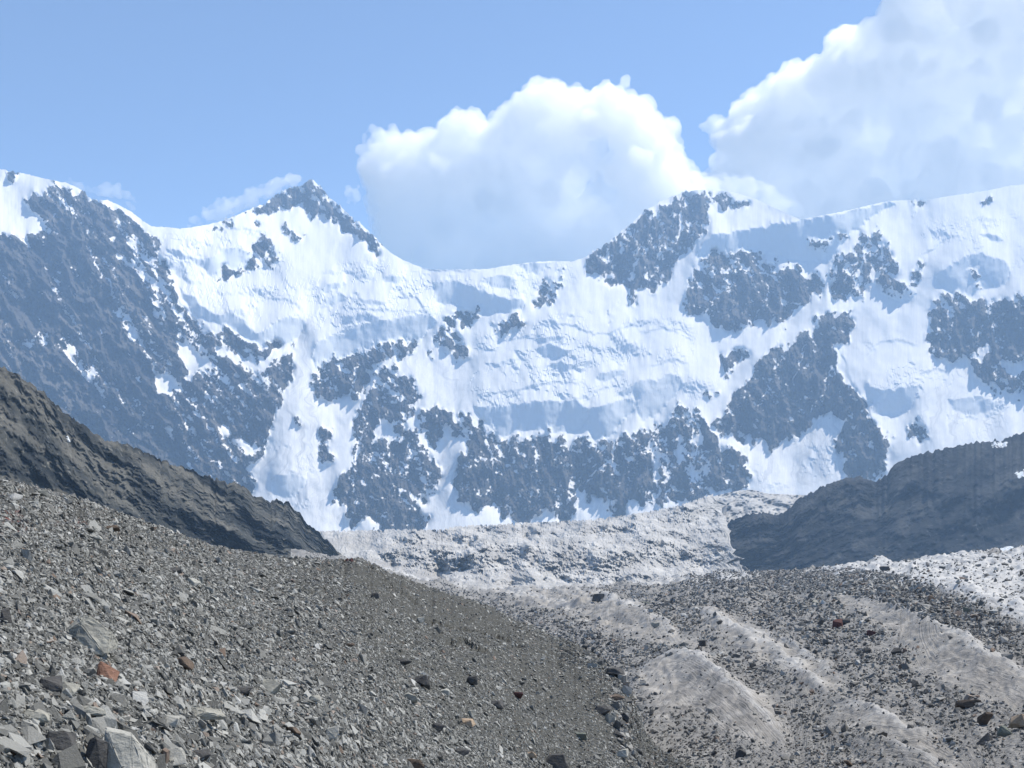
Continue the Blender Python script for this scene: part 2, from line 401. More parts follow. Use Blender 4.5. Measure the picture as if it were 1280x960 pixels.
SNOW = [  # snow lying inside the rock (value the rock density is lowered to)
 (.60,[(132,255),(190,285),(196,300),(214,352),(224,385),(205,385),(180,362),(155,335),(140,305)]),
 (.74,[(195,340),(262,408),(330,432),(366,440),(350,480),(300,500),(250,470),(215,430),(190,390)]),
 (0,[(144,389),(150,390),(158,400),(168,410),(177,425),(183,433),(172,430),(160,418),(150,405)]),
 (0,[(222,430),(230,428),(237,437),(245,442),(257,445),(252,458),(247,470),(245,480),(234,472),(229,460),(224,447)]),
 (0,[(187,473),(200,466),(215,470),(225,480),(229,497),(215,492),(200,486)]),
 (.1,[(236,510),(254,515),(255,520),(238,520)]),(.1,[(272,535),(282,530),(290,543),(294,557),(283,550)]),
 (.2,[(295,543),(310,550),(326,556),(322,570),(305,562)]),(.3,[(240,490),(262,500),(258,506),(240,500)]),
 (.25,[(310,575),(325,570),(318,600),(308,598)]),(.3,[(295,590),(312,595),(304,612)]),
 (.15,[(264,432),(275,427),(290,438),(305,448),(315,452),(325,448),(330,440),(345,434),(362,428),(366,434),(350,447),(335,457),(325,463),(312,460),(298,453),(285,450),(270,441)]),
 (.45,[(18,430),(45,420),(62,412),(60,425),(35,435)]),(.55,[(60,395),(120,470),(150,520),(140,520),(100,465)]),
 (0,[(468,535),(478,527),(490,532),(500,545),(490,550),(482,547),(472,553),(467,545)]),
 (.1,[(495,612),(505,610),(515,618),(528,628),(532,640),(520,634),(505,622)]),
 (.62,[(470,458),(500,462),(525,490),(515,515),(480,500),(465,480)]),(.7,[(455,570),(520,560),(540,600),(500,600),(460,590)]),
 (.66,[(600,528),(830,545),(840,575),(790,580),(700,565),(620,560)]),
 (0,[(722,645),(718,632),(719,622),(725,617),(735,618),(745,622),(757,627),(766,640),(766,652),(720,652)]),
 (0,[(783,642),(785,630),(800,625),(818,628),(838,632),(855,635),(855,650),(785,652)]),
 (0,[(664,656),(672,646),(684,635),(682,654)]),(.15,[(645,552),(655,543),(666,545),(660,554)]),
 (.58,[(810,545),(832,540),(845,560),(835,625),(818,622),(812,590)]),(.55,[(850,505),(875,525),(885,600),(865,620),(850,560)]),
 (.2,[(843,548),(852,552),(850,575),(840,570)]),
 (.66,[(865,325),(975,325),(985,345),(900,355),(862,360)]),(.62,[(1050,300),(1110,300),(1125,340),(1085,345),(1040,345)]),
 (.0,[(972,322),(985,325),(991,332),(980,331),(972,328)]),(.0,[(1000,330),(1030,330),(1034,342),(1010,342),(998,337)]),
 (.1,[(1215,435),(1230,432),(1240,445),(1225,450)]),(.1,[(1240,460),(1260,455),(1280,450),(1280,468),(1255,468)]),(.5,[(1165,380),(1190,375),(1195,390),(1170,395)]),
 (.1,[(890,618),(920,612),(915,630),(885,632)]),(.45,[(895,555),(925,548),(938,570),(930,575),(912,560)]),
]
CLIFF = [  # steep ice faces (strength, polygon)
 (1,[(207,313),(225,315),(240,322),(255,325),(268,320),(275,312),(290,311),(305,312),(317,315),(312,325),(300,335),(285,340),(270,345),(262,345),(250,333),(235,325),(215,318)]),
 (.7,[(213,330),(222,328),(232,335),(230,345),(238,352),(250,350),(252,355),(240,358),(225,348),(215,342)]),
 (1,[(225,362),(240,372),(255,385),(268,395),(285,392),(300,396),(312,412),(322,418),(335,412),(345,402),(360,396),(378,400),(382,406),(374,420),(362,430),(345,432),(325,434),(310,425),(295,418),(280,412),(262,402),(245,395),(235,385)]),
 (1,[(393,430),(410,422),(430,417),(450,408),(470,402),(490,399),(510,395),(530,393),(543,398),(540,410),(530,422),(515,427),(490,424),(475,430),(455,437),(440,443),(425,450),(395,460),(390,450)]),
 (1,[(545,352),(560,352),(572,352),(585,357),(605,364),(625,372),(640,374),(655,376),(655,385),(640,390),(620,392),(600,392),(585,385),(570,380),(555,383),(545,378),(542,365)]),
 (.8,[(478,345),(500,345),(508,350),(500,354),(480,352)]),(.8,[(427,398),(440,394),(455,392),(478,398),(470,403),(440,402),(425,405)]),
 (.8,[(400,362),(412,355),(428,352),(432,358),(420,362),(405,367)]),(.8,[(405,375),(418,368),(428,366),(435,375),(425,378),(415,385),(408,382)]),
 (.6,[(440,372),(465,375),(490,378),(480,382),(455,380)]),(.6,[(440,345),(470,342),(465,350),(445,352)]),
 (1,[(670,435),(685,431),(700,433),(713,440),(705,446),(690,448),(678,446)]),(.9,[(668,425),(688,421),(703,422),(700,427),(680,428)]),
 (.9,[(683,458),(700,452),(715,458),(710,464),(695,463)]),(.8,[(600,350),(630,343),(645,350),(640,360),(620,360)]),
 (.8,[(645,331),(665,329),(690,329),(672,345),(662,340)]),
 (1,[(592,512),(600,509),(615,510),(630,509),(650,505),(675,502),(700,503),(720,502),(733,510),(735,520),(728,535),(722,540),(705,541),(690,543),(680,537),(665,540),(650,538),(635,545),(625,545),(615,535),(603,525)]),
 (1,[(735,512),(755,507),(770,503),(790,498),(795,502),(790,515),(775,530),(765,545),(750,552),(740,540),(735,525)]),
 (.75,[(765,497),(790,482),(805,474),(820,477),(835,468),(850,472),(855,482),(845,492),(830,510),(820,520),(805,525),(795,515),(800,500),(790,492)]),
 (.9,[(745,470),(770,462),(778,466),(765,474),(750,476)]),(.7,[(770,435),(790,430),(800,436),(785,442)]),
 (1,[(888,294),(940,287),(1000,277),(1050,267),(1080,260),(1112,253),(1118,255),(1095,268),(1082,276),(1075,285),(1062,293),(1055,303),(1045,318),(1035,327),(1015,328),(1000,327),(985,325),(970,318),(950,318),(925,316),(905,315),(885,318),(875,325),(870,320),(878,305)]),
 (.9,[(1168,344),(1185,335),(1200,325),(1215,318),(1225,316),(1240,322),(1255,325),(1262,335),(1260,355),(1245,360),(1225,363),(1210,370),(1195,370),(1180,362)]),
 (.8,[(1083,480),(1095,486),(1105,490),(1115,486),(1130,486),(1143,480),(1148,490),(1140,510),(1125,518),(1110,522),(1095,518),(1085,500)]),
 (.8,[(340,600),(350,594),(365,593),(385,599),(380,610),(368,622),(355,622),(340,615)]),
 (1,[(1103,361),(1120,360),(1143,365),(1140,375),(1125,377),(1105,370)]),(.8,[(1225,293),(1245,294),(1256,302),(1240,303)]),
 (.7,[(1185,500),(1210,498),(1240,500),(1248,508),(1225,520),(1205,518),(1190,510)]),
]
GULLY = [(1.3,[(722,588),(712,606),(696,626),(688,640)]),(1.5,[(775,570),(758,581),(742,592),(728,606),(712,624),(702,640)]),(1.6,[(811,540),(816,575),(820,600),(824,628)]),(1.4,[(832,548),(834,580),(833,612)]),
 (1.3,[(632,548),(640,568),(648,596)]),(1.3,[(600,535),(612,560),(618,590)]),(1.5,[(664,548),(672,570),(668,600),(676,630)]),(1.3,[(770,548),(765,575),(770,600)]),(1.4,[(862,510),(868,545),(866,585),(872,612)]),
 (1.5,[(503,545),(518,572),(534,598),(550,613)]),(1.3,[(494,584),(508,598),(524,612)]),(1.3,[(462,498),(456,530),(447,562),(440,600),(446,630)]),(1.3,[(470,556),(480,578),(492,592)]),(1.2,[(520,640),(506,626),(490,616)]),
 (1.5,[(868,398),(888,382),(905,362),(920,350)]),(1.2,[(880,342),(928,336),(975,346)]),(1.2,[(940,405),(950,380),(968,360)]),(1.3,[(984,432),(962,478),(944,520)]),(1.2,[(1044,450),(1028,492),(1010,520)]),(1.2,[(1010,420),(1000,450),(990,490)]),
 (1.5,[(1085,290),(1082,315),(1074,345),(1066,372)]),(1.3,[(1105,300),(1100,330),(1094,350)]),(1.3,[(1180,372),(1190,400),(1186,430)]),(1.3,[(1235,378),(1240,410),(1252,440)]),
 (1.6,[(100,290),(130,345),(160,400),(200,470),(240,540),(282,592)]),(1.3,[(60,350),(90,400),(120,450),(180,540)]),(1.7,[(150,380),(182,425),(215,470),(270,545),(310,592)]),(1.6,[(195,345),(240,420),(300,500),(335,540)]),
 (1.8,[(138,262),(160,300),(180,340),(212,392)]),(1.5,[(215,400),(260,470),(322,542)]),(1.7,[(170,292),(190,330),(205,360),(228,402)]),(1.4,[(262,412),(300,450),(345,500)]),(1.3,[(300,425),(330,460),(352,492)]),(1.2,[(6,395),(12,430),(10,470)]),
 (1.4,[(790,282),(796,310),(790,345)]),(1.3,[(822,258),(826,290),(820,330)]),(1.3,[(850,246),(852,275),(846,305)]),(1.3,[(400,455),(412,472),(414,495)]),(1.3,[(450,446),(444,465),(440,488)])]
LINES = [[(283,286),(315,287),(330,293),(340,303)],[(263,365),(290,368),(310,368),(322,378),(345,373),(365,378),(380,388)],[(400,343),(430,340),(455,340),(470,335)],
 [(677,410),(690,406),(705,406),(720,410),(735,417),(760,418),(785,408),(800,402),(830,405)],[(620,427),(645,424),(665,420)],[(595,495),(640,490),(670,483),(700,478),(730,480)],
 [(1085,446),(1090,436),(1102,428),(1120,426),(1148,432)],[(1200,296),(1180,300),(1170,310),(1150,322)],[(358,594),(365,591),(385,594)],[(425,385),(460,388),(520,390),(545,388)],
 [(505,327),(540,338),(600,340)],[(620,455),(650,450),(660,452)],[(735,505),(740,490),(765,484)],[(540,400),(520,372),(500,368)],[(1060,420),(1050,440),(1058,455)],
 [(800,418),(830,410),(850,418)],[(810,460),(840,450),(860,455)],[(1060,470),(1075,500),(1090,520)],[(1148,470),(1170,462),(1190,470)],[(395,400),(400,385),(420,380)]]

# ------------------------------------------------------------------ the great snow wall
def solve(gy, L0, wxx, eps):
    """two dimensional least squares: rising as steeply as asked, columns tied to each other"""
    H, W = L0.shape
    div = np.zeros((H, W)); div[:-1] -= gy; div[1:] += gy
    rhs = div + eps * L0
    R = np.block([[rhs, rhs[:, ::-1]], [rhs[::-1], rhs[::-1, ::-1]]])
    ky = 2 - 2 * np.cos(2 * math.pi * np.fft.fftfreq(2 * H))[:, None]
    kx = 2 - 2 * np.cos(2 * math.pi * np.fft.rfftfreq(2 * W))[None, :]
    return np.fft.irfft2(np.fft.rfft2(R) / (ky + wxx * kx + eps), s=R.shape)[:H, :W]

def build_mountain():
    S = 1.25
    xs = np.arange(-100, 1381, S); ys = np.arange(720, 190, -S)         # rows run from the bottom up
    H, W = len(ys), len(xs)
    X, Y = np.meshgrid(xs, ys)
    wx = fbm(H, W, 14, 2.0, 11) * 3.2; wy = fbm(H, W, 14, 2.0, 12) * 3.2
    left_ = 1 - sstep(300, 380, X)
    fx_ = fbm(H, W, 26, 1.8, 13, 2.6, 84); fy_ = fbm(H, W, 26, 1.8, 14, 2.6, -50)
    teeth = fbm(H, W, 22, 1.7, 15, 5.0, 86) * (1 - left_) + fbm(H, W, 22, 1.7, 16, 4.0, -55) * left_
    Xw, Yw = X + wx * .6 + fx_ * 1.8, Y + wy * .6 + fy_ * 1.2 + teeth * 3.6
    rock = np.zeros((H, W))
    for d, p in ROCK: fill(Xw, Yw, p, rock, d)
    for d, p in SNOW: fill(Xw, Yw, p, rock, d, 'min')
    cl = np.zeros((H, W))
    for d, p in CLIFF: fill(X + wx * .35, Y + wy * .35, p, cl, d)
    cl = cl * (rock < .5)
    # snow caught on ledges: streaks that dip to the right on the left face, steeper and finer elsewhere
    left = 1 - sstep(300, 380, X)
    st = fbm(H, W, 22, 1.9, 21, 3.4, -50) * left + fbm(H, W, 16, 1.8, 22, 1.8, -38) * (1 - left)
    fine = fbm(H, W, 11, 1.9, 23, 2.0, -38) * .8 + fbm(H, W, 5, 1.5, 230, 1.6, -30) * .6
    g1 = fbm(H, W, 30, 2.0, 24, 4.5, -52); g2 = fbm(H, W, 26, 2.0, 25, 3.5, -82); g3 = fbm(H, W, 20, 1.9, 26, 3.0, -20)
    on = sstep(-.3, .9, fbm(H, W, 45, 2.0, 27))
    lines = np.exp(-(g1 / .17) ** 2) * (.35 + .65 * left) + np.exp(-(g2 / .17) ** 2) * (1 - left) * .8 + np.exp(-(g3 / .13) ** 2) * .6
    lines = lines * on * sstep(-.9, .5, fine)
    rsf = blur(rock, .8)
    inn = sstep(.05, .4, rsf)
    rsf = rsf - .13 * left * sstep(90, 240, X) * (rsf > .8) - .04 * (1 - left) * (rsf > .8)
    rsf = rsf + .13 * (1 - sstep(150, 300, X)) * sstep(330, 430, Y) * (rsf > .8)
    thr = (.62 * rsf + .38 * blur(rock, 3.2) - 0.5) * 3.0 + (0.60 * st + 0.54 * fine - 2.6 * lines * np.clip((1.34 - rsf) * 2.2, .1, 1)) * inn
    rk = sstep(-.55, .55, thr)
    for wd_, line in GULLY:
        d, s_, p_ = seg_dist(X + wx * .55, Y + wy * .4, line)
        rk = rk * (1 - np.exp(-(d / (wd_ * 1.5 * (.75 + .35 * np.clip(st, -1, 1.5)))) ** 2) * sstep(-1.0, .1, fine + .4 * st) * np.clip(np.minimum(p_, 1 - p_) * 8, .2, 1))
    # slope of the ground
    slope = 41 + fbm(H, W, 90, 2.4, 31) * 1.5
    for line in LINES:
        d, s, p = seg_dist(X + wx * .3, Y + wy * .3, line)
        e = np.sin(np.clip(p, 0, 1) * math.pi) ** .4
        cl = np.maximum(cl, (1 - sstep(.6, 1.9, d)) * .75 * e * (rk < .5))
    slope = slope + blur(rock, 1.2) * 16
    zone = np.zeros((H, W))
    for v, p in ((1, [(395,340),(470,330),(545,350),(548,400),(480,400),(400,430),(388,380)]), (1, [(600,415),(700,395),(860,405),(872,470),(840,500),(735,500),(600,515),(585,470)]),
                 (.9, [(205,300),(330,285),(385,370),(385,400),(300,400),(235,370),(205,330)]), (.8, [(560,338),(700,328),(720,345),(650,372),(560,352)]),
                 (.8, [(1075,430),(1150,425),(1160,500),(1110,520),(1080,500)]), (.7, [(1150,450),(1240,480),(1280,520),(1200,560),(1140,520)]), (.7, [(330,560),(395,560),(390,640),(330,625)]),
                 (.8, [(860,470),(900,480),(880,500),(850,500)]), (.6, [(1150,280),(1280,270),(1280,340),(1160,345)]), (.7, [(945,560),(1060,540),(1050,600),(950,612)])):
        fill(X, Y, p, zone, v)
    zone = blur(zone, 5)
    lens = fbm(H, W, 34, 2.2, 33, 2.6, 6); lens2 = fbm(H, W, 16, 1.8, 34, 3.0, -6)
    ph = Y / 15.0 + fbm(H, W, 60, 2.4, 32) * 1.1 + .25 * lens2
    fr = np.abs(ph - np.round(ph)) * 15.0
    wd = .55 + 4.2 * sstep(.3, 1.6, lens + .35 * lens2)
    onl = sstep(.1, .6, fbm(H, W, 44, 2.0, 35, 1.8, 0) + .25 * zone)
    thin_ = (1 - sstep(wd, wd + .8, fr)) * onl * zone * (rk < .4)
    cb = blur(cl, .35)
    slope = slope * (1 - cb) + 72.5 * cb
    slope = slope * (1 - thin_) + 79 * thin_
    cb = np.maximum(cb, thin_ * .8)
    T = np.tan(np.radians(np.clip(slope, 24, 84)))
    _, _, te = dirs(X, Y)
    T = np.maximum(T[:-1], te[1:] + .12)
    gy = np.log((te[:-1] - T) / (te[1:] - T))
    # broad lateral shape: ribs and bowls, plus carved relief on the rock
    relief = fbm(H, W, 150, 2.6, 41, 1.5, 90) * 16
    rid = ridged(H, W, 60, 2.3, 42, 1.8, -58) * left + ridged(H, W, 55, 2.3, 43, 1.8, 80) * (1 - left)
    rsoft = blur(rk, 1.0)
    relief = relief - rid * 34 * blur(rk, 2.2) - (ridged(H, W, 26, 2.0, 46, 2.4, -52) * 15 * left + ridged(H, W, 26, 2.0, 47, 2.2, -80) * 15 * (1 - left) + fbm(H, W, 8, 1.7, 44) * 4.5) * rsoft - rsoft * 7
    relief = relief + fbm(H, W, 30, 2.6, 45) * .8 * (1 - rsoft)
    L0 = np.zeros((H, W)); L0[0] = math.log(3250)
    L0[1:] = L0[0] + np.cumsum(gy, 0)
    L0 = L0.mean(1, keepdims=True) * np.ones((1, W))
    L = solve(gy, L0, .10, 3e-5)
    L = L + relief / 4000
    ice = np.clip(cb, 0, 1) * .9
    # mesh columns from the foot to the skyline
    ridge = np.interp(xs, [p[0] for p in RIDGE], [p[1] for p in RIDGE])
    rn = fbm(8, W, 6, 1.4, 51)[0]
    onrock = np.array([rk[min(H - 1, int((720 - r) / S) - 2), j] for j, r in enumerate(ridge)])
    ridge = ridge - rn * (0.25 + 1.3 * onrock)
    NR = 400
    t = np.linspace(0, 1, NR)[:, None]
    PY = 720 + (ridge[None] - 720) * t
    PX = np.ones((NR, 1)) * xs[None]
    fy = (720 - PY) / S; fx = (PX - xs[0]) / S
    R_ = np.exp(bil(L, fy, fx))
    P = point(PX, PY, R_)
    ch = np.zeros((H, W))
    for v, p in ((1, [(370,400),(392,400),(392,470),(400,520),(430,655),(322,640),(320,610),(340,550),(364,490)]), (.8, [(555,545),(585,560),(570,600),(600,645),(640,660),(535,662),(545,615)]),
                 (.8, [(960,560),(1000,530),(1055,530),(1045,565),(1058,590),(1000,612),(945,612)]), (.55, [(440,440),(590,440),(600,510),(560,510),(520,490)]),
                 (.6, [(1150,480),(1280,500),(1280,545),(1150,560)]), (.6, [(720,618),(850,630),(840,650),(720,650)]), (.5, [(870,330),(850,420),(830,400),(850,340)])):
        fill(X, Y, p, ch, v)
    ch = blur(ch, 4)
    strata = sstep(.2, 1.5, fbm(H, W, 60, 1.9, 28, 5.5, -50) * (.3 + .7 * left) + .5 * fbm(H, W, 12, 1.7, 29, 2, -50))
    A = {"chute": bil(ch, fy, fx), "strata": bil(strata, fy, fx), "rock": bil(rk, fy, fx), "ice": bil(ice, fy, fx)}
    # far side of the mountain
    top = P[-1]; hor = np.stack([top[:, 0], top[:, 1]], -1); hl = np.linalg.norm(hor, axis=1, keepdims=True); hd = hor / hl
    back = []
    for q in np.linspace(.04, 1, 14):
        d = 2600 * q
        z = top[:, 2] * (1 - q ** .9) - 60 * q
        back.append(np.concatenate([hor + hd * d, z[:, None]], 1))
    P = np.concatenate([P, np.array(back)], 0)
    for k_ in A: A[k_] = np.concatenate([A[k_], np.full((14, W), .2)], 0)
    UV = np.stack([np.concatenate([PX, np.tile(xs, (14, 1))], 0) / 1280, np.concatenate([PY, np.tile(ridge, (14, 1)) - np.arange(14)[:, None] * 8], 0) / 1280], -1)
    me = mesh_np("mountain", P.reshape(-1, 3), grid_quads(*P.shape[:2]), False, A, UV)
    return link("mountain", me, M_MOUNT, kind="structure")

# ------------------------------------------------------------------ nearer rock spurs
def sheet(name, mat, xs, top, bottom, r_top, r_bot, NR, relief, attrs, back=600, kind="structure"):
    """a slope from its foot to its crest, then down its far side"""
    W = len(xs)
    tp = np.interp(xs, [p[0] for p in top], [p[1] for p in top])
    bt = np.interp(xs, [p[0] for p in bottom], [p[1] for p in bottom])
    rt = np.interp(xs, [p[0] for p in r_top], [p[1] for p in r_top])
    rb = np.interp(xs, [p[0] for p in r_bot], [p[1] for p in r_bot])
    t = np.linspace(0, 1, NR)[:, None]
    PY = bt + (tp - bt) * t; PX = np.ones((NR, 1)) * xs
    _, _, te = dirs(PX, PY)
    zb, zt = rb * te[0], rt * te[-1]
    sl = (zt - zb) / np.maximum(rt - rb, 1)
    R = (zb - sl * rb) / (te - sl)                      # straight profile between foot and crest
    R = R + relief(PX, PY, t, R)
    P = point(PX, PY, R)
    topP = P[-1]; h = topP[:, :2] / np.linalg.norm(topP[:, :2], axis=1, keepdims=True)
    bk = [np.concatenate([topP[:, :2] + h * back * q, (topP[:, 2] - back * .7 * q ** 1.1)[:, None]], 1) for q in np.linspace(.08, 1, 8)]
    P = np.concatenate([P, np.array(bk)], 0)
    A = {k: np.concatenate([v(PX, PY), np.zeros((8, W))], 0) for k, v in attrs.items()}
    me = mesh_np(name, P.reshape(-1, 3), grid_quads(*P.shape[:2]), True, A)
    return link(name, me, mat, kind=kind)

HILL_L = [(-100,415),(-60,432),(0,457),(8,461),(40,479),(75,510),(105,533),(130,549),(160,557),(185,565),(210,580),(235,584),(250,594),(262,596),(285,602),(305,608),(315,618),(335,625),(358,628),(372,637),(385,655),(400,668),(420,685),(432,697),(455,712),(500,735)]
def build_hill_left():
    xs = np.arange(-100, 490, 1.5); W, NR = len(xs), 220
    n1 = ridged(NR, W, 60, 2.2, 61, 1.9, -55); n2 = fbm(NR, W, 34, 1.9, 62, 1.5, -45); n4 = fbm(NR, W, 9, 1.6, 66, 1.3, -45); n3 = fbm(NR, W, 50, 2.2, 63, 4.0, -38); n0 = fbm(NR, W, 110, 2.6, 65, 2.0, -50)
    top = [(x, y - 1.2 * math.sin(x * .37) - 1.0 * math.sin(x * .13)) for x, y in zip(xs, np.interp(xs, [p[0] for p in HILL_L], [p[1] for p in HILL_L]) + fbm(8, W, 8, 1.5, 64)[0] * 1.1)]
    def relief(PX, PY, t, R): return (-n1 * 4 - n2 * 2.4 - n4 * 1.2 - n0 * 12) * (R / 800) * np.sin(np.clip(t * 1.0, 0, 1) * math.pi * .97 + .05) ** .3
    def snow(PX, PY):
        s = np.zeros(PX.shape)
        for p in ([(80,543),(88,545),(90,556),(84,554)], [(81,545),(84,545),(85,549)]): fill(PX, PY, p, s, .8)
        return blur(s, 1.2) * .8
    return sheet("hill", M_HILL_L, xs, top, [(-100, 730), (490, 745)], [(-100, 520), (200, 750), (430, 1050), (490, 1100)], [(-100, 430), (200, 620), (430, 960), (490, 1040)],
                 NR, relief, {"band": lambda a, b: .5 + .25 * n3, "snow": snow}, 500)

HILL_R = [(888,735),(896,712),(901,680),(903,664),(908,655),(920,648),(935,643),(950,640),(965,643),(980,641),(990,631),(1000,622),(1025,610),(1050,598),(1075,596),(1095,601),(1110,592),(1118,579),(1140,570),(1180,560),(1220,553),(1250,551),(1270,543),(1340,528),(1420,515)]
def build_hill_right():
    xs = np.arange(889, 1400, 1.5); W, NR = len(xs), 170
    n1 = ridged(NR, W, 60, 2.2, 71, 1.8, 60); n2 = fbm(NR, W, 34, 1.9, 72, 1.4, 50); n4 = fbm(NR, W, 9, 1.6, 76, 1.3, 45); n3 = fbm(NR, W, 50, 2.2, 73, 3.0, 45); n0 = fbm(NR, W, 110, 2.6, 75, 2.0, 60)
    top = list(zip(xs, np.interp(xs, [p[0] for p in HILL_R], [p[1] for p in HILL_R]) + fbm(8, W, 8, 1.5, 74)[0] * 1.1))
    def relief(PX, PY, t, R): return (-n1 * 6 - n2 * 3 - n4 * 1.0 - n0 * 16) * np.sin(np.clip(t, 0, 1) * math.pi) ** .5
    def snow(PX, PY):
        s = np.zeros(PX.shape)
        for v, p in ((.58,[(965,650),(985,643),(990,650),(975,656)]), (.8,[(1240,551),(1262,550),(1260,560),(1248,562),(1235,562)]), (.8,[(1265,590),(1290,582),(1290,600),(1270,598)]),
                     (.8,[(1092,596),(1104,597),(1106,602),(1094,601)]), (.75,[(1220,555),(1232,554),(1230,560)]), (.7,[(1240,592),(1250,590),(1248,596)]), (.9,[(1225,690),(1268,680),(1268,700),(1225,700)])):
            fill(PX, PY, p, s, v)
        d, _, _ = seg_dist(PX, PY, [(1087, 682), (1098, 690), (1110, 700)])
        s = np.maximum(s, .42 * (1 - sstep(.6, 2.2, d)))
        d, _, _ = seg_dist(PX, PY, [(990, 655), (1010, 668), (1030, 685)])
        s = np.maximum(s, .2 * (1 - sstep(1, 2.6, d)))
        return blur(s, 1.4) * .76
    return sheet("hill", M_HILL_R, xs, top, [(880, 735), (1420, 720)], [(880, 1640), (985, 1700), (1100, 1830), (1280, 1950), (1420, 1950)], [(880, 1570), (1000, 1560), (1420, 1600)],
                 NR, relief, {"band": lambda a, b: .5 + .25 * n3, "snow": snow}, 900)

# ------------------------------------------------------------------ icefall
def cells(U, V, su, sv, seed):
    """jittered cells: distance to the nearest centre, to the second, a random value and the offset inside the cell"""
    r = np.random.default_rng(seed); N = 512
    jx, jy, rv, rw = r.random((N, N)), r.random((N, N)), r.random((N, N)), r.random((N, N))
    u, v = U / su, V / sv
    iu, iv = np.floor(u).astype(int), np.floor(v).astype(int)
    d1 = np.full(U.shape, 9.); d2 = d1.copy(); val = np.zeros(U.shape); val2 = val.copy(); ou = val.copy(); ov = val.copy()
    for a in (-1, 0, 1):
        for b in (-1, 0, 1):
            cu, cv = iu + a, iv + b
            x = cu + jx[cu % N, cv % N] - u; y = cv + jy[cu % N, cv % N] - v
            d = np.hypot(x, y)
            near = d < d1
            d2 = np.where(near, d1, np.minimum(d2, d))
            val = np.where(near, rv[cu % N, cv % N], val); val2 = np.where(near, rw[cu % N, cv % N], val2)
            ou = np.where(near, x, ou); ov = np.where(near, y, ov)
            d1 = np.where(near, d, d1)
    return d1, d2, val, val2, ou, ov

SERAC = [(1,[(480,692),(500,686),(520,686),(560,690),(600,694),(622,702),(618,711),(600,716),(560,714),(500,708),(470,700)]),
 (1,[(672,702),(690,691),(715,685),(735,686),(745,700),(760,690),(790,691),(800,700),(780,711),(755,716),(730,718),(700,717),(680,713)]),
 (.9,[(622,684),(650,680),(668,692),(660,712),(640,713),(625,700)]),(.8,[(800,674),(850,680),(860,692),(845,704),(810,706),(798,694)]),
 (.9,[(868,682),(900,678),(912,678),(915,692),(924,706),(890,709),(862,706),(856,692)]),(.8,[(830,644),(870,631),(893,627),(893,650),(870,658),(822,654)]),
 (.8,[(490,672),(530,670),(540,680),(510,682)]),(.8,[(560,668),(600,672),(596,682),(570,680)]),(.7,[(735,658),(780,656),(800,664),(760,668)]),(.8,[(810,662),(850,664),(862,672),(830,671)]),
 (.9,[(700,722),(760,720),(820,718),(822,726),(760,730),(705,730)]),(.7,[(600,724),(650,722),(690,726),(660,732),(610,731)])]
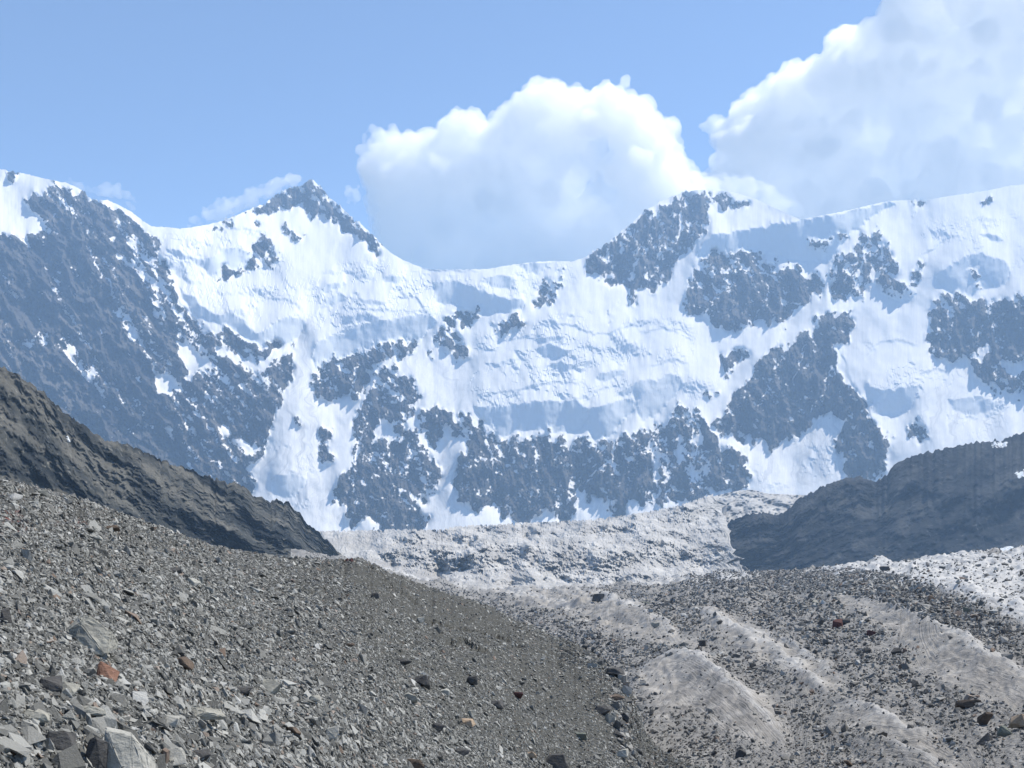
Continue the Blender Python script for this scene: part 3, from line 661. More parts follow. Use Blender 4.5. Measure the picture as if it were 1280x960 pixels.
def build_icefall():
    S = 1.0
    xs = np.arange(360, 938, S); W, NR = len(xs), 240
    top = [(360,668),(380,665),(430,664),(500,662),(540,663),(580,658),(640,655),(700,652),(740,650),(800,642),(850,632),(880,622),(895,619),(901,624),(905,640),(908,660),(911,671),(914,682),(919,694),(926,704),(933,711),(940,716)]
    ys = np.arange(756, 608, -S); H = len(ys)
    X, Y = np.meshgrid(xs, ys)
    wx = fbm(H, W, 22, 2.0, 81) * 5; wy = fbm(H, W, 22, 2.0, 82) * 3
    cl = np.zeros((H, W)); sm = np.zeros((H, W))
    for v, p in SERAC: fill(X + wx * .5, Y + wy * .5, p, sm, v)
    sm = blur(sm * (1 - .6 * sstep(.3, 1.0, fbm(H, W, 16, 1.8, 180, 2.5, 80))), .7)
    upper = 1 - sstep(716, 730, Y)
    lft = .35 + .65 * sstep(430, 560, X)
    a1 = fbm(H, W, 34, 2.3, 83, 2.2, 10); a2 = fbm(H, W, 14, 2.0, 84, 2.4, -14); a3 = fbm(H, W, 9, 1.7, 85, 2.4, 32)
    br = sstep(.45, .95, a1 * .8 + a2 * .55) * .75
    br2 = sstep(.9, 1.4, a3) * .6
    cl = np.maximum(cl, np.maximum(br * .55, br2 * .4) * (.35 + .65 * upper) * lft)
    for k_, (tilt, per, sd) in enumerate(((.30, 9.0, 91), (-.22, 12.0, 92))):
        ph = (Y + tilt * X) / per + fbm(H, W, 40, 2.2, sd) * 1.3
        fr = np.abs(ph - np.round(ph)) * per
        wd = .1 + 2.6 * sstep(.2, 1.8, fbm(H, W, 18, 1.9, sd + 5, 2.0, 0))
        cl = np.maximum(cl, (1 - sstep(wd, wd + .9, fr)) * .6 * sstep(0, .7, fbm(H, W, 26, 2, sd + 8)) * (.4 + .6 * upper))
    cl = blur(cl, .6)
    base = 9 + 7 * upper + 5 * fbm(H, W, 30, 2.0, 86)
    slope = base * (1 - cl) + 64 * cl
    slope = slope * (1 - sm) + 74 * sm
    T = np.tan(np.radians(np.clip(slope, 1, 80)))
    _, _, te = dirs(X, Y)
    T = np.maximum(T[:-1], te[1:] + .07)
    gy = np.log((te[:-1] - T) / (te[1:] - T))
    mx = math.log(1500 / 710) / np.mean(np.sum(gy[:int(95 / S)], 0))
    gy = gy * mx * np.where(cl[1:] > .3, 1, 1)
    L0 = np.zeros((H, W)); L0[0] = math.log(710); L0[1:] = L0[0] + np.cumsum(gy, 0)
    L0 = L0.mean(1, keepdims=True) * np.ones((1, W))
    L = solve(gy, L0, .35, 2e-4)
    d1, d2, v, v2, ou, ov = cells(X + wx, (Y + wy) * 1.9, 20, 20, 87)
    L = L + ((v - .5) * .010 + ou * (v2 - .5) * .016 - (1 - sstep(0, .2, d2 - d1)) * .005) * upper * lft
    L = L + fbm(H, W, 7, 1.8, 88) * .0016 + a2 * .003 * lft
    tp = np.interp(xs, [p[0] for p in top], [p[1] for p in top])
    tp = tp - (1 - np.abs(fbm(8, W, 12, 1.3, 89)[0])) * (1.6 + 1.6 * sstep(888, 900, xs))
    t = np.linspace(0, 1, NR)[:, None]
    PY = 756 + (tp - 756) * t
    jag = fbm(8, 200, 14, 1.3, 189)[0]
    PX = xs + (np.interp(PY, np.arange(200) + 590, jag) * 3.2 - 1.5) * sstep(870, 905, xs)
    fy, fx = (756 - PY) / S, (PX - xs[0]) / S
    R = np.exp(bil(L, fy, fx))
    P = point(PX, PY, R)
    dirt = np.clip(.12 + .14 * bil(a1, fy, fx) + .25 * sstep(735, 748, PY), 0, .8)
    d, _, _ = seg_dist(PX, PY, [(440, 698), (500, 712), (560, 728), (600, 740)])
    dirt = np.maximum(dirt, .5 * (1 - sstep(3, 9, d)))
    topP = P[-1]; h = topP[:, :2] / np.linalg.norm(topP[:, :2], axis=1, keepdims=True)
    bk = [np.concatenate([topP[:, :2] + h * 400 * q, (topP[:, 2] - 200 * q)[:, None]], 1) for q in np.linspace(.1, 1, 6)]
    P = np.concatenate([P, np.array(bk)], 0); dirt = np.concatenate([dirt, np.zeros((6, W))], 0)
    link("icefall", mesh_np("icefall", P.reshape(-1, 3), grid_quads(*P.shape[:2]), False, {"dirt": dirt}), M_ICEFALL, kind="structure")
    # the branch that comes round behind the right hand ridge
    xs2 = np.arange(860, 1030, 1.2); W2 = len(xs2); N2 = 90
    b1 = fbm(N2, W2, 20, 1.9, 88, 1.4, 40); b2 = ridged(N2, W2, 14, 1.9, 89, 1.3, 35)
    tp2 = [(820,642),(850,634),(880,623),(910,616),(925,613),(940,612),(960,617),(985,618),(1030,620)]
    sheet("glacier", M_ICEFALL, xs2, tp2, [(850, 690), (1030, 690)], [(820, 2050), (1030, 2100)], [(820, 1760), (1030, 1760)], N2,
          lambda a, b, t, R: (b1 * 6 - b2 * 4), {"dirt": lambda a, b: np.clip(.12 + .1 * b1, 0, 1)}, 400)

# ------------------------------------------------------------------ glacier in front, with its clean ribs of ice
RIBS = [  # crest line, height px, width below-left px, width above-right px
 ([(700,742),(745,750),(770,758),(800,772),(830,786),(848,797)], 9, 42, 16),
 ([(800,842),(830,824),(858,828),(885,843),(905,858),(930,880),(955,906),(978,930)], 13, 62, 26),
 ([(862,768),(890,775),(915,787),(945,805),(968,818),(992,834)], 8, 26, 14),
 ([(955,834),(985,834),(1010,846),(1038,868)], 8, 30, 12),
 ([(925,782),(975,799),(1010,818),(1050,848)], 4, 16, 14),
 ([(1030,741),(1075,748),(1110,760),(1150,778),(1190,800),(1230,825),(1280,850),(1340,880)], 11, 46, 18),
 ([(1035,879),(1075,885),(1110,900),(1160,922)], 8, 26, 14),
 ([(1050,925),(1090,930),(1140,945),(1190,968)], 7, 26, 14),
 ([(1130,712),(1200,735),(1260,760),(1340,790)], 6, 40, 20),
 ([(610,752),(640,745),(680,752),(720,768)], 4, 22, 12),
 ([(1180,800),(1230,815),(1290,845)], 4, 18, 10),
]
CLEAN = [
 [(596,750),(640,736),(700,738),(745,745),(790,760),(850,793),(882,806),(850,815),(820,802),(800,806),(765,792),(720,775),(655,760)],
 [(775,905),(788,860),(795,845),(830,820),(870,824),(905,840),(955,870),(998,922),(965,942),(900,915),(850,890),(815,905),(790,930)],
 [(857,762),(900,768),(955,790),(1005,815),(1055,850),(1052,880),(1012,868),(980,842),(940,822),(895,800),(868,782)],
 [(1030,738),(1090,747),(1150,770),(1220,803),(1280,832),(1380,860),(1380,920),(1280,888),(1220,872),(1180,852),(1140,832),(1120,802),(1080,777),(1040,756)],
 [(1035,880),(1080,884),(1130,903),(1180,930),(1220,965),(1150,965),(1100,928),(1050,905)],
 [(1000,712),(1400,676),(1400,775),(1330,800),(1270,782),(1225,762),(1180,744),(1110,726),(1040,722)],
 [(420,690),(600,735),(930,712),(960,716),(930,729),(860,730),(780,733),(700,742),(560,740)],
 [(560,738),(640,740),(640,752),(560,752)],
]
G_TOP = [(360,690),(430,700),(520,722),(600,738),(640,738),(700,735),(800,729),(860,722),(900,716),(935,716),(960,718),(1000,714),(1050,709),(1100,703),(1150,700),(1200,694),(1250,690),(1280,688),(1340,684),(1400,680)]
GL = {}
def build_glacier():
    xs = np.arange(360, 1400, 2.0); W, NR = len(xs), 560
    tp = np.interp(xs, [p[0] for p in G_TOP], [p[1] for p in G_TOP])
    rb = np.interp(xs, [360, 780, 1280, 1400], [66, 47, 38, 36]); rt = np.interp(xs, [360, 600, 950, 1150, 1400], [680, 660, 520, 430, 340])
    t = np.linspace(0, 1, NR)[:, None]
    # picture height as a function of distance: nearly a plane, rising a little towards the crest
    r = rb * (rt / rb) ** t
    _, _, tb = dirs(xs, np.full(W, 1015.0)); _, _, tt = dirs(xs, tp)
    zb, zt = rb * tb, rt * tt
    u = (r - rb) / (rt - rb)
    z = zb + (zt - zb) * (u * .35 + .65 * u ** .62)
    a, b, _ = dirs(np.ones((NR, 1)) * xs, np.full((NR, W), 800.0))
    P = np.stack([a * r, b * r, z], -1)
    PX, PY = project(P)
    n1 = fbm(NR, W, 60, 2.2, 91); n2 = fbm(NR, W, 60, 2.2, 92)
    Xw, Yw = PX + n1 * 3, PY + n2 * 2.5
    px_m = r / F
    dz = np.zeros(P.shape[:2]); crest = np.zeros(P.shape[:2])
    flow = PY * .8
    for line, h, wl_, wr_ in RIBS:
        d0, s0, p0 = seg_dist(PX + n1 * .8, PY + n2 * .8, line)
        d, s, p = seg_dist(Xw, Yw, line)
        w = np.where(s > 0, wr_, wl_)             # s > 0: the upper right side
        e = np.clip(np.sin(np.clip(p, .02, .98) * math.pi), 0, 1) ** .5
        g = 1 / (1 + (d / (w * .45)) ** 2) - .12
        g = np.clip(g, 0, 1)
        dz = np.maximum(dz, g * h * e)
        flow = np.where(d0 < 55, d0 * s0 - p0 * 26, flow)
        crest = np.maximum(crest, (1 - sstep(0, 9, d)) * e)
    near = sstep(60, 400, r)
    P[..., 2] += dz * px_m * 1.6
    P[..., 2] += (fbm(NR, W, 40, 2.2, 93) * 1.2 + fbm(NR, W, 8, 1.9, 94) * .45) * px_m * (1 + near)
    fn = fbm(NR, W, 5, 1.8, 95, 3.0, -28)
    P[..., 2] += fn * .35 * px_m
    clean = np.zeros(P.shape[:2])
    for p in CLEAN: fill(Xw, Yw, p, clean, 1)
    clean = np.clip(blur(clean, 5), 0, 1)
    dm_, _, _ = seg_dist(PX + n1 * 5, PY + n2 * 4, [p for p in M_TOP if 560 <= p[0] <= 860])
    clean = clean * sstep(3, 24, dm_)
    white = np.zeros(P.shape[:2])
    fill(Xw, Yw, CLEAN[5], white, .95); fill(Xw, Yw, [(1150,780),(1400,780),(1400,850),(1300,822),(1230,790)], white, .5)
    white = np.maximum(white, np.clip((745 - PY) / 25, 0, .8))
    white = np.clip(blur(white, 3) + crest * .5, 0, 1)
    # the far side dips away
    topP = P[-1].copy(); h = topP[:, :2] / np.linalg.norm(topP[:, :2], axis=1, keepdims=True)
    bk = [np.concatenate([topP[:, :2] + h * 260 * q, (topP[:, 2] - 30 * q)[:, None]], 1) for q in np.linspace(.15, 1, 5)]
    GL.update(P=P.copy(), clean=clean, white=white)
    Pf = np.concatenate([P, np.array(bk)], 0)
    z5 = lambda A_: np.concatenate([A_, np.tile(A_[-1], (5, 1))], 0)
    UV = np.stack([z5(PX) / 1280, z5(PY) / 1280], -1)
    me = mesh_np("glacier", Pf.reshape(-1, 3), grid_quads(*Pf.shape[:2]), True, {"clean": z5(clean), "white": z5(white), "flow": z5(flow)}, UV)
    GL["obj"] = link("glacier", me, M_GLACIER, kind="structure")

# ------------------------------------------------------------------ the moraine slope the camera stands on
M_TOP = [(-140,585),(-100,590),(0,602),(60,615),(100,626),(140,640),(180,655),(220,668),(260,682),(300,690),(340,695),(400,699),(430,700),(447,697),(460,703),(480,713),(520,727),(560,742),(600,752),(640,772),(680,790),(720,805),(750,820),(770,835),(783,848),(790,866),(797,888),(805,912),(820,934),(850,951),(900,966),(960,980)]
MO = {}
def build_moraine():
    xs = np.arange(-140, 960, 2.0); W, NR = len(xs), 420
    tp = np.interp(xs, [p[0] for p in M_TOP], [p[1] for p in M_TOP]) + fbm(8, W, 10, 1.4, 101)[0] * .9
    rt = np.interp(xs, [-140, 0, 100, 200, 300, 430, 500, 600, 700, 785, 800, 850, 960], [21, 25, 31, 38, 46, 60, 70, 76, 72, 62, 57.5, 54, 52])
    rb = np.interp(xs, [-140, 0, 200, 400, 600, 780, 850, 960], [6.0, 6.8, 8.4, 13, 22, 38, 40, 41])
    t = np.linspace(0, 1, NR)[:, None]
    r = rb * (rt / rb) ** t
    _, _, tb = dirs(xs, np.full(W, 1020.0)); _, _, tt = dirs(xs, tp)
    zb, zt = rb * tb, rt * tt
    u = (r - rb) / (rt - rb)
    z = zb + (zt - zb) * (u * .5 + .5 * u ** .75)
    a, b, _ = dirs(np.ones((NR, 1)) * xs, np.full((NR, W), 830.0))
    P = np.stack([a * r, b * r, z], -1)
    PX, PY = project(P)
    px_m = r / F
    edge = 1 - .8 * sstep(.9, 1, t)
    P[..., 2] += (fbm(NR, W, 70, 2.2, 102, 1.5, -30) * 1.6 + fbm(NR, W, 14, 1.9, 103, 1.8, -25) * .9) * px_m * edge
    soil = np.zeros(P.shape[:2]); red = soil.copy()
    for v, p in ((.8, [(85,628),(140,640),(185,657),(215,668),(235,680),(210,690),(160,670),(120,655),(80,645)]),
                 (.95, [(400,702),(450,700),(520,728),(600,756),(640,778),(620,800),(560,790),(500,765),(450,735),(410,715)]),
                 (.62, [(500,765),(640,785),(760,850),(770,900),(700,860),(600,820),(520,790)]),
                 (.62, [(440,765),(640,790),(765,852),(785,930),(700,965),(560,905),(460,840)]),
                 (.55, [(340,700),(470,745),(520,800),(440,770),(360,730)])):
        fill(PX, PY, p, soil, v)
    soil = blur(soil, 3)
    for p in ([(5,640),(25,638),(35,655),(32,668),(15,665),(5,655)], [(92,650),(105,652),(112,660),(104,664),(95,658)], [(64,652),(74,652),(76,658),(66,658)]):
        fill(PX, PY, p, red, 1)
    red = blur(red, 1.5)
    for line, am in (([(520,770),(550,775),(575,785)], 4), ([(560,800),(580,800),(600,810)], 6), ([(575,780),(620,790),(650,805)], 4), ([(470,712),(490,730),(520,750)], 3)):
        d, s, p = seg_dist(PX, PY, line)
        P[..., 2] -= np.exp(-(d / 7) ** 2) * (s < 0) * am * px_m
    MO.update(P=P.copy(), soil=soil, red=red)
    topP = P[-1].copy(); h = topP[:, :2] / np.linalg.norm(topP[:, :2], axis=1, keepdims=True)
    bk = [np.concatenate([topP[:, :2] + h * 40 * q, (topP[:, 2] - 20 * q)[:, None]], 1) for q in np.linspace(.08, 1, 7)]
    Pf = np.concatenate([P, np.array(bk)], 0)
    z7 = lambda A_: np.concatenate([A_, np.tile(A_[-1], (7, 1))], 0)
    me = mesh_np("moraine_ground", Pf.reshape(-1, 3), grid_quads(*Pf.shape[:2]), True, {"soil": z7(soil), "red": z7(red)})
    MO["obj"] = link("moraine_ground", me, M_MORAINE, kind="structure")

# ------------------------------------------------------------------ stones
def hull_mesh(name, pts):
    bm = bmesh.new()
    for p in pts: bm.verts.new(p)
    res = bmesh.ops.convex_hull(bm, input=bm.verts)
    bmesh.ops.delete(bm, geom=[v for v in bm.verts if not v.link_faces], context='VERTS')
    bmesh.ops.dissolve_limit(bm, angle_limit=math.radians(9), verts=bm.verts, edges=bm.edges)
    bmesh.ops.recalc_face_normals(bm, faces=bm.faces)
    me = bpy.data.meshes.new(name); bm.to_mesh(me); bm.free()
    return me

def stone_protos(prefix, mat, n, flat, seed):
    r = np.random.default_rng(seed); out = []
    for i in range(n):
        k = r.integers(9, 14)
        p = r.uniform(-1, 1, (k, 3))
        p /= np.maximum(np.abs(p).max(1, keepdims=True), .75) ** .8
        p *= np.array([.5, .5 * r.uniform(.55, .95), .5 * r.uniform(flat * .7, flat * 1.4)])
        p[:, 0] += p[:, 2] * r.uniform(-.5, .5)
        me = hull_mesh(prefix, p); me.materials.append(mat); out.append(me)
    return out

def sample(G, bins, cover, weight, seed, xmin=-40, xmax=1330):
    """stones of each size scattered by area; too small ones for their distance are left to the material"""
    P = G["P"]; r = np.random.default_rng(seed)
    e1 = P[1:, :-1] - P[:-1, :-1]; e2 = P[:-1, 1:] - P[:-1, :-1]
    cr = np.cross(e2, e1); A = np.linalg.norm(cr, axis=-1); N = cr / np.maximum(A, 1e-9)[..., None]
    D = np.linalg.norm(P[:-1, :-1], axis=-1)
    PX, PY = project(P[:-1, :-1])
    vis = (PX > xmin) & (PX < xmax) & (PY < 1000)
    w = weight[:-1, :-1]
    pos, size, nrm = [], [], []
    for s, lo, hi in bins:
        spx = s * F / D
        m = vis & (spx > lo) & (spx < hi)
        lam = A * m * w * cover / (s * s * .5)
        cnt = r.poisson(lam)
        i, j = np.nonzero(cnt)
        k = cnt[i, j]; i = np.repeat(i, k); j = np.repeat(j, k)
        a, b = r.random(len(i))[:, None], r.random(len(i))[:, None]
        pos.append(P[i, j] + e1[i, j] * a + e2[i, j] * b); nrm.append(N[i, j])
        size.append(s * np.exp(r.uniform(-.22, .22, len(i))))
    return np.concatenate(pos), np.concatenate(size), np.concatenate(nrm)

def orient(nrm, r, tilt, bias=(0.0, 0.0)):
    """euler angles: the stone's flat side roughly along the ground, long side mostly across the view"""
    n = nrm.copy(); n[n[:, 2] < 0] *= -1
    m = n + r.normal(0, tilt, n.shape); m[:, 0] += bias[0]; m[:, 1] += bias[1]
    m /= np.linalg.norm(m, axis=1, keepdims=True)
    ax = -np.arcsin(np.clip(m[:, 1], -1, 1)); ay = np.arctan2(m[:, 0], m[:, 2])
    # rotation XYZ: z axis image = (sin(ay)cos(ax)...,); small tilts make this accurate enough
    az = r.uniform(-math.pi, math.pi, len(m))
    # compose Rz first so that the stone keeps its tilt: build matrices
    cz, sz = np.cos(az), np.sin(az)
    X = np.stack([cz, sz, np.zeros_like(cz)], 1)
    X -= m * (X * m).sum(1, keepdims=True); X /= np.linalg.norm(X, axis=1, keepdims=True)
    Yv = np.cross(m, X)
    # matrix columns X, Y, m -> euler XYZ
    ry = -np.arcsin(np.clip(X[:, 2], -1, 1))
    rx = np.arctan2(Yv[:, 2], m[:, 2]); rz = np.arctan2(X[:, 1], X[:, 0])
    return np.stack([rx, ry, rz], 1)

def scatter(name, pos, size, rot, protos, parent):
    """ONE object: every small stone as an instance on a point"""
    r = np.random.default_rng(len(pos))
    me = bpy.data.meshes.new(name)
    me.vertices.add(len(pos)); me.vertices.foreach_set("co", pos.astype(np.float32).ravel())
    a = me.attributes.new("rot", 'FLOAT_VECTOR', 'POINT'); a.data.foreach_set("vector", rot.astype(np.float32).ravel())
    sc = size[:, None] * np.exp(r.normal(0, .16, (len(pos), 3)))
    a = me.attributes.new("scl", 'FLOAT_VECTOR', 'POINT'); a.data.foreach_set("vector", sc.astype(np.float32).ravel())
    a = me.attributes.new("pick", 'INT', 'POINT'); a.data.foreach_set("value", r.integers(0, len(protos), len(pos)).astype(np.int32))
    me.update()
    src = bpy.data.collections.new(name + "_shapes")
    for i, m in enumerate(protos):
        src.objects.link(bpy.data.objects.new(f"{name}_shape", m))
    ng = bpy.data.node_groups.new(name, 'GeometryNodeTree')
    ng.interface.new_socket("Geometry", in_out='INPUT', socket_type='NodeSocketGeometry')
    ng.interface.new_socket("Geometry", in_out='OUTPUT', socket_type='NodeSocketGeometry')
    N = ng.nodes; Lk = ng.links
    gi, go = N.new("NodeGroupInput"), N.new("NodeGroupOutput")
    mp = N.new("GeometryNodeMeshToPoints"); ip = N.new("GeometryNodeInstanceOnPoints"); ci = N.new("GeometryNodeCollectionInfo")
    ci.inputs["Collection"].default_value = src; ci.inputs["Separate Children"].default_value = True
    def at(nm, ty):
        nd = N.new("GeometryNodeInputNamedAttribute"); nd.data_type = ty; nd.inputs[0].default_value = nm
        return nd.outputs["Attribute"]
    Lk.new(gi.outputs[0], mp.inputs[0]); Lk.new(mp.outputs[0], ip.inputs["Points"])
    Lk.new(ci.outputs[0], ip.inputs["Instance"]); ip.inputs["Pick Instance"].default_value = True
    Lk.new(at("pick", 'INT'), ip.inputs["Instance Index"])
    er = N.new("FunctionNodeEulerToRotation"); Lk.new(at("rot", 'FLOAT_VECTOR'), er.inputs[0]); Lk.new(er.outputs[0], ip.inputs["Rotation"])
    Lk.new(at("scl", 'FLOAT_VECTOR'), ip.inputs["Scale"])
    Lk.new(ip.outputs[0], go.inputs[0])
    o = link(name, me, None, parent, kind="stuff")
    md = o.modifiers.new("scatter", 'NODES'); md.node_group = ng
    return o

def parts(name, pos, size, rot, protos, parent, seed):
    r = np.random.default_rng(seed)
    for p, s, e in zip(pos, size, rot):
        o = bpy.data.objects.new(name, protos[int(r.integers(len(protos)))])
        COL.objects.link(o); o.parent = parent
        o.location = p; o.rotation_euler = e
        o.scale = [s * math.exp(r.normal(0, .12)) for _ in range(3)]

def build_stones():
    r = np.random.default_rng(5)
    # --- moraine
    protos = stone_protos("stone", M_STONE, 14, .33, 201)
    soil = MO["soil"]
    P = MO["P"]; PX, PY = project(P)
    w = 1 - .72 * np.clip(soil, 0, 1) - .4 * np.clip(MO["red"], 0, 1)
    sizes = [.016, .023, .033, .047, .066, .094, .133, .19, .27]
    bins = [(s, 2.0, 60) for s in sizes]
    pos, size, nrm = sample(MO, bins, .34, w, 301, -30, 905)
    big = size * F / np.linalg.norm(pos, axis=1)
    # coarse blocks thin out with size; more of them along the gully
    px, py = project(pos)
    gully = np.exp(-((px - 765 - (py - 860) * .05) / 28) ** 2) * (py > 800)
    keep = r.random(len(pos)) < np.clip(1.2 - (size / (.15 + .16 * sstep(810, 930, py) * (1 - sstep(350, 650, px)))) ** .9 * (1 - .3 * gully), .09, 1)
    pos, size, nrm, big = pos[keep], size[keep], nrm[keep], big[keep]
    rot = orient(nrm, r, .27, (.16, .04))
    pos = pos + np.array([0, 0, 1.0]) * size[:, None] * r.uniform(.0, .16, len(pos))[:, None]
    px, py = project(pos)
    inside = (px > 0) & (px < 1280) & (py < 955)
    order = np.argsort(-(big * inside))[:300]
    sel = np.zeros(len(pos), bool); sel[order] = True
    parts("stone", pos[sel], size[sel], rot[sel], protos, MO["obj"], 11)
    scatter("scree_stones", pos[~sel], size[~sel], rot[~sel], protos, MO["obj"])
    # --- glacier
    protos2 = stone_protos("stone", M_ICESTONE, 12, .62, 202)
    P = GL["P"]; PX, PY = project(P)
    w2 = np.clip(1 - .98 * GL["clean"] ** .7, 0.02, 1) * (.30 + .70 * sstep(-.4, .9, fbm(*P.shape[:2], 40, 1.9, 302)))
    w2 = w2 * (1 - .30 * np.clip(GL["white"], 0, 1)) + .07 * GL["white"]
    fill(PX, PY, [(860,715),(1060,712),(1130,722),(1240,770),(1300,830),(1250,800),(1180,780),(1100,750),(1000,735),(930,745),(850,735)], w2, 1.3)
    w2 = blur(w2, 1.5)
    sizes = [.09, .13, .18, .26, .37, .52, .75, 1.05]
    bins = [(s, 1.9, 15) for s in sizes]
    pos2, size2, nrm2 = sample(GL, bins, .072, w2, 303, 380, 1320)
    big2 = size2 * F / np.linalg.norm(pos2, axis=1)
    keep = r.random(len(pos2)) < np.clip(1.5 - big2 / 8.5, .05, 1)
    # nothing that the moraine hides
    px, py = project(pos2)
    mt = np.interp(px, [p[0] for p in M_TOP], [p[1] for p in M_TOP])
    keep &= (py < mt + 12)
    pos2, size2, nrm2, big2 = pos2[keep], size2[keep], nrm2[keep], big2[keep]
    rot2 = orient(nrm2, r, .45)
    pos2 = pos2 + np.array([0, 0, 1.0]) * size2[:, None] * .12
    px, py = project(pos2); inside = (px > 0) & (px < 1280) & (py < 955)
    order = np.argsort(-(big2 * inside))[:300]
    sel = np.zeros(len(pos2), bool); sel[order] = True
    parts("stone", pos2[sel], size2[sel], rot2[sel], protos2, GL["obj"], 12)
    # blocks piled in the gully where the scree meets the ice
    gl = [(705,792),(730,808),(748,822),(762,838),(770,852),(778,868),(774,885),(772,902),(778,918),(776,934),(788,948),(815,955)]
    gp, gs = [], []
    for k_ in range(240):
        i = int(r.integers(len(gl) - 1)); f = r.random()
        x = gl[i][0] + (gl[i + 1][0] - gl[i][0]) * f + r.normal(3, 8); y = gl[i][1] + (gl[i + 1][1] - gl[i][1]) * f + r.normal(0, 4)
        a_, b_ = locate(MO, x, y), locate(GL, x, y)
        q = a_ if np.linalg.norm(a_) < np.linalg.norm(b_) else b_
        gp.append(q); gs.append(float(np.clip(r.lognormal(1.75, .45), 2.6, 18)) * np.linalg.norm(q) / F)
    gp = np.array(gp); gs = np.array(gs)
    parts("stone", gp, gs, orient(np.tile([0, 0, 1.0], (len(gp), 1)), r, .4), protos2, MO["obj"], 13)
    scatter("ice_debris_stones", pos2[~sel], size2[~sel], rot2[~sel], protos2, GL["obj"])
    print("STONES moraine", len(pos), "glacier", len(pos2))

# ------------------------------------------------------------------ boulders: each one a thing of its own
BM = {
 'grey': mat_boulder("boulder_grey", (0.15, 0.146, 0.128), (0.38, 0.37, 0.32)),
 'pale': mat_boulder("boulder_pale", (0.20, 0.20, 0.18), (0.42, 0.41, 0.37)),
 'dark': mat_boulder("boulder_dark", (0.025, 0.025, 0.026), (0.10, 0.098, 0.095)),
 'brown': mat_boulder("boulder_brown", (0.045, 0.035, 0.028), (0.16, 0.12, 0.09)),
 'rust': mat_boulder("boulder_rust", (0.12, 0.055, 0.035), (0.36, 0.21, 0.15)),
 'tan': mat_boulder("boulder_tan", (0.20, 0.14, 0.09), (0.42, 0.33, 0.24)),
 'olive': mat_boulder("boulder_olive", (0.07, 0.08, 0.065), (0.20, 0.21, 0.18)),
 'red': mat_boulder("boulder_red", (0.04, 0.016, 0.016), (0.12, 0.055, 0.05)),
}
def locate(G, px, py):
    PX, PY = project(G["P"])
    d = (PX - px) ** 2 + (PY - py) ** 2
    i = np.unravel_index(np.argmin(d), d.shape)
    return G["P"][i]

def boulder(G, px, py, w, h, color, label, group=None, seed=0, shape=None, yaw=0.0, rise=0.5):
    """px, py = middle of its foot in the picture; w, h = width and height there in pixels"""
    p = locate(G, px, py); d = np.linalg.norm(p)
    W_, H_ = w * d / F, h * d / F
    r = np.random.default_rng(1000 + seed)
    if shape is None:
        n = 15
        q = r.uniform(-1, 1, (n, 3)); q /= np.maximum(np.abs(q).max(1, keepdims=True), .8)
        q[:, 2] = q[:, 2] * .5 + .4
        q[:, 0] *= (1.05 - .30 * q[:, 2]); q[:, 1] *= (1.0 - .35 * q[:, 2])
    else: q = np.array(shape, float)
    q = q * np.array([W_ * .5, W_ * .42 if shape is None else W_ * .5, H_])
    bm = bmesh.new()
    for v in q: bm.verts.new(v)
    bmesh.ops.convex_hull(bm, input=bm.verts)
    bmesh.ops.delete(bm, geom=[v for v in bm.verts if not v.link_faces], context='VERTS')
    bmesh.ops.dissolve_limit(bm, angle_limit=math.radians(7), verts=bm.verts, edges=bm.edges)
    bmesh.ops.bevel(bm, geom=list(bm.edges), offset=W_ * .022, segments=1, affect='EDGES')
    if w >= 18:
        bmesh.ops.triangulate(bm, faces=bm.faces)
        bmesh.ops.subdivide_edges(bm, edges=bm.edges, cuts=2 if w < 40 else 4, use_grid_fill=True)
        for v in bm.verts: v.co += Vector(r.normal(0, W_ * .0055, 3))
    bmesh.ops.recalc_face_normals(bm, faces=bm.faces)
    me = bpy.data.meshes.new("boulder"); bm.to_mesh(me); bm.free()
    me.materials.append(BM[color])
    o = link("boulder", me, None, None, label=label, category="boulder")
    o.location = (p[0], p[1], p[2] - H_ * .10)
    o.rotation_euler = (0, 0, yaw - math.atan2(p[0], p[1]))
    if group: o["group"] = group
    return o

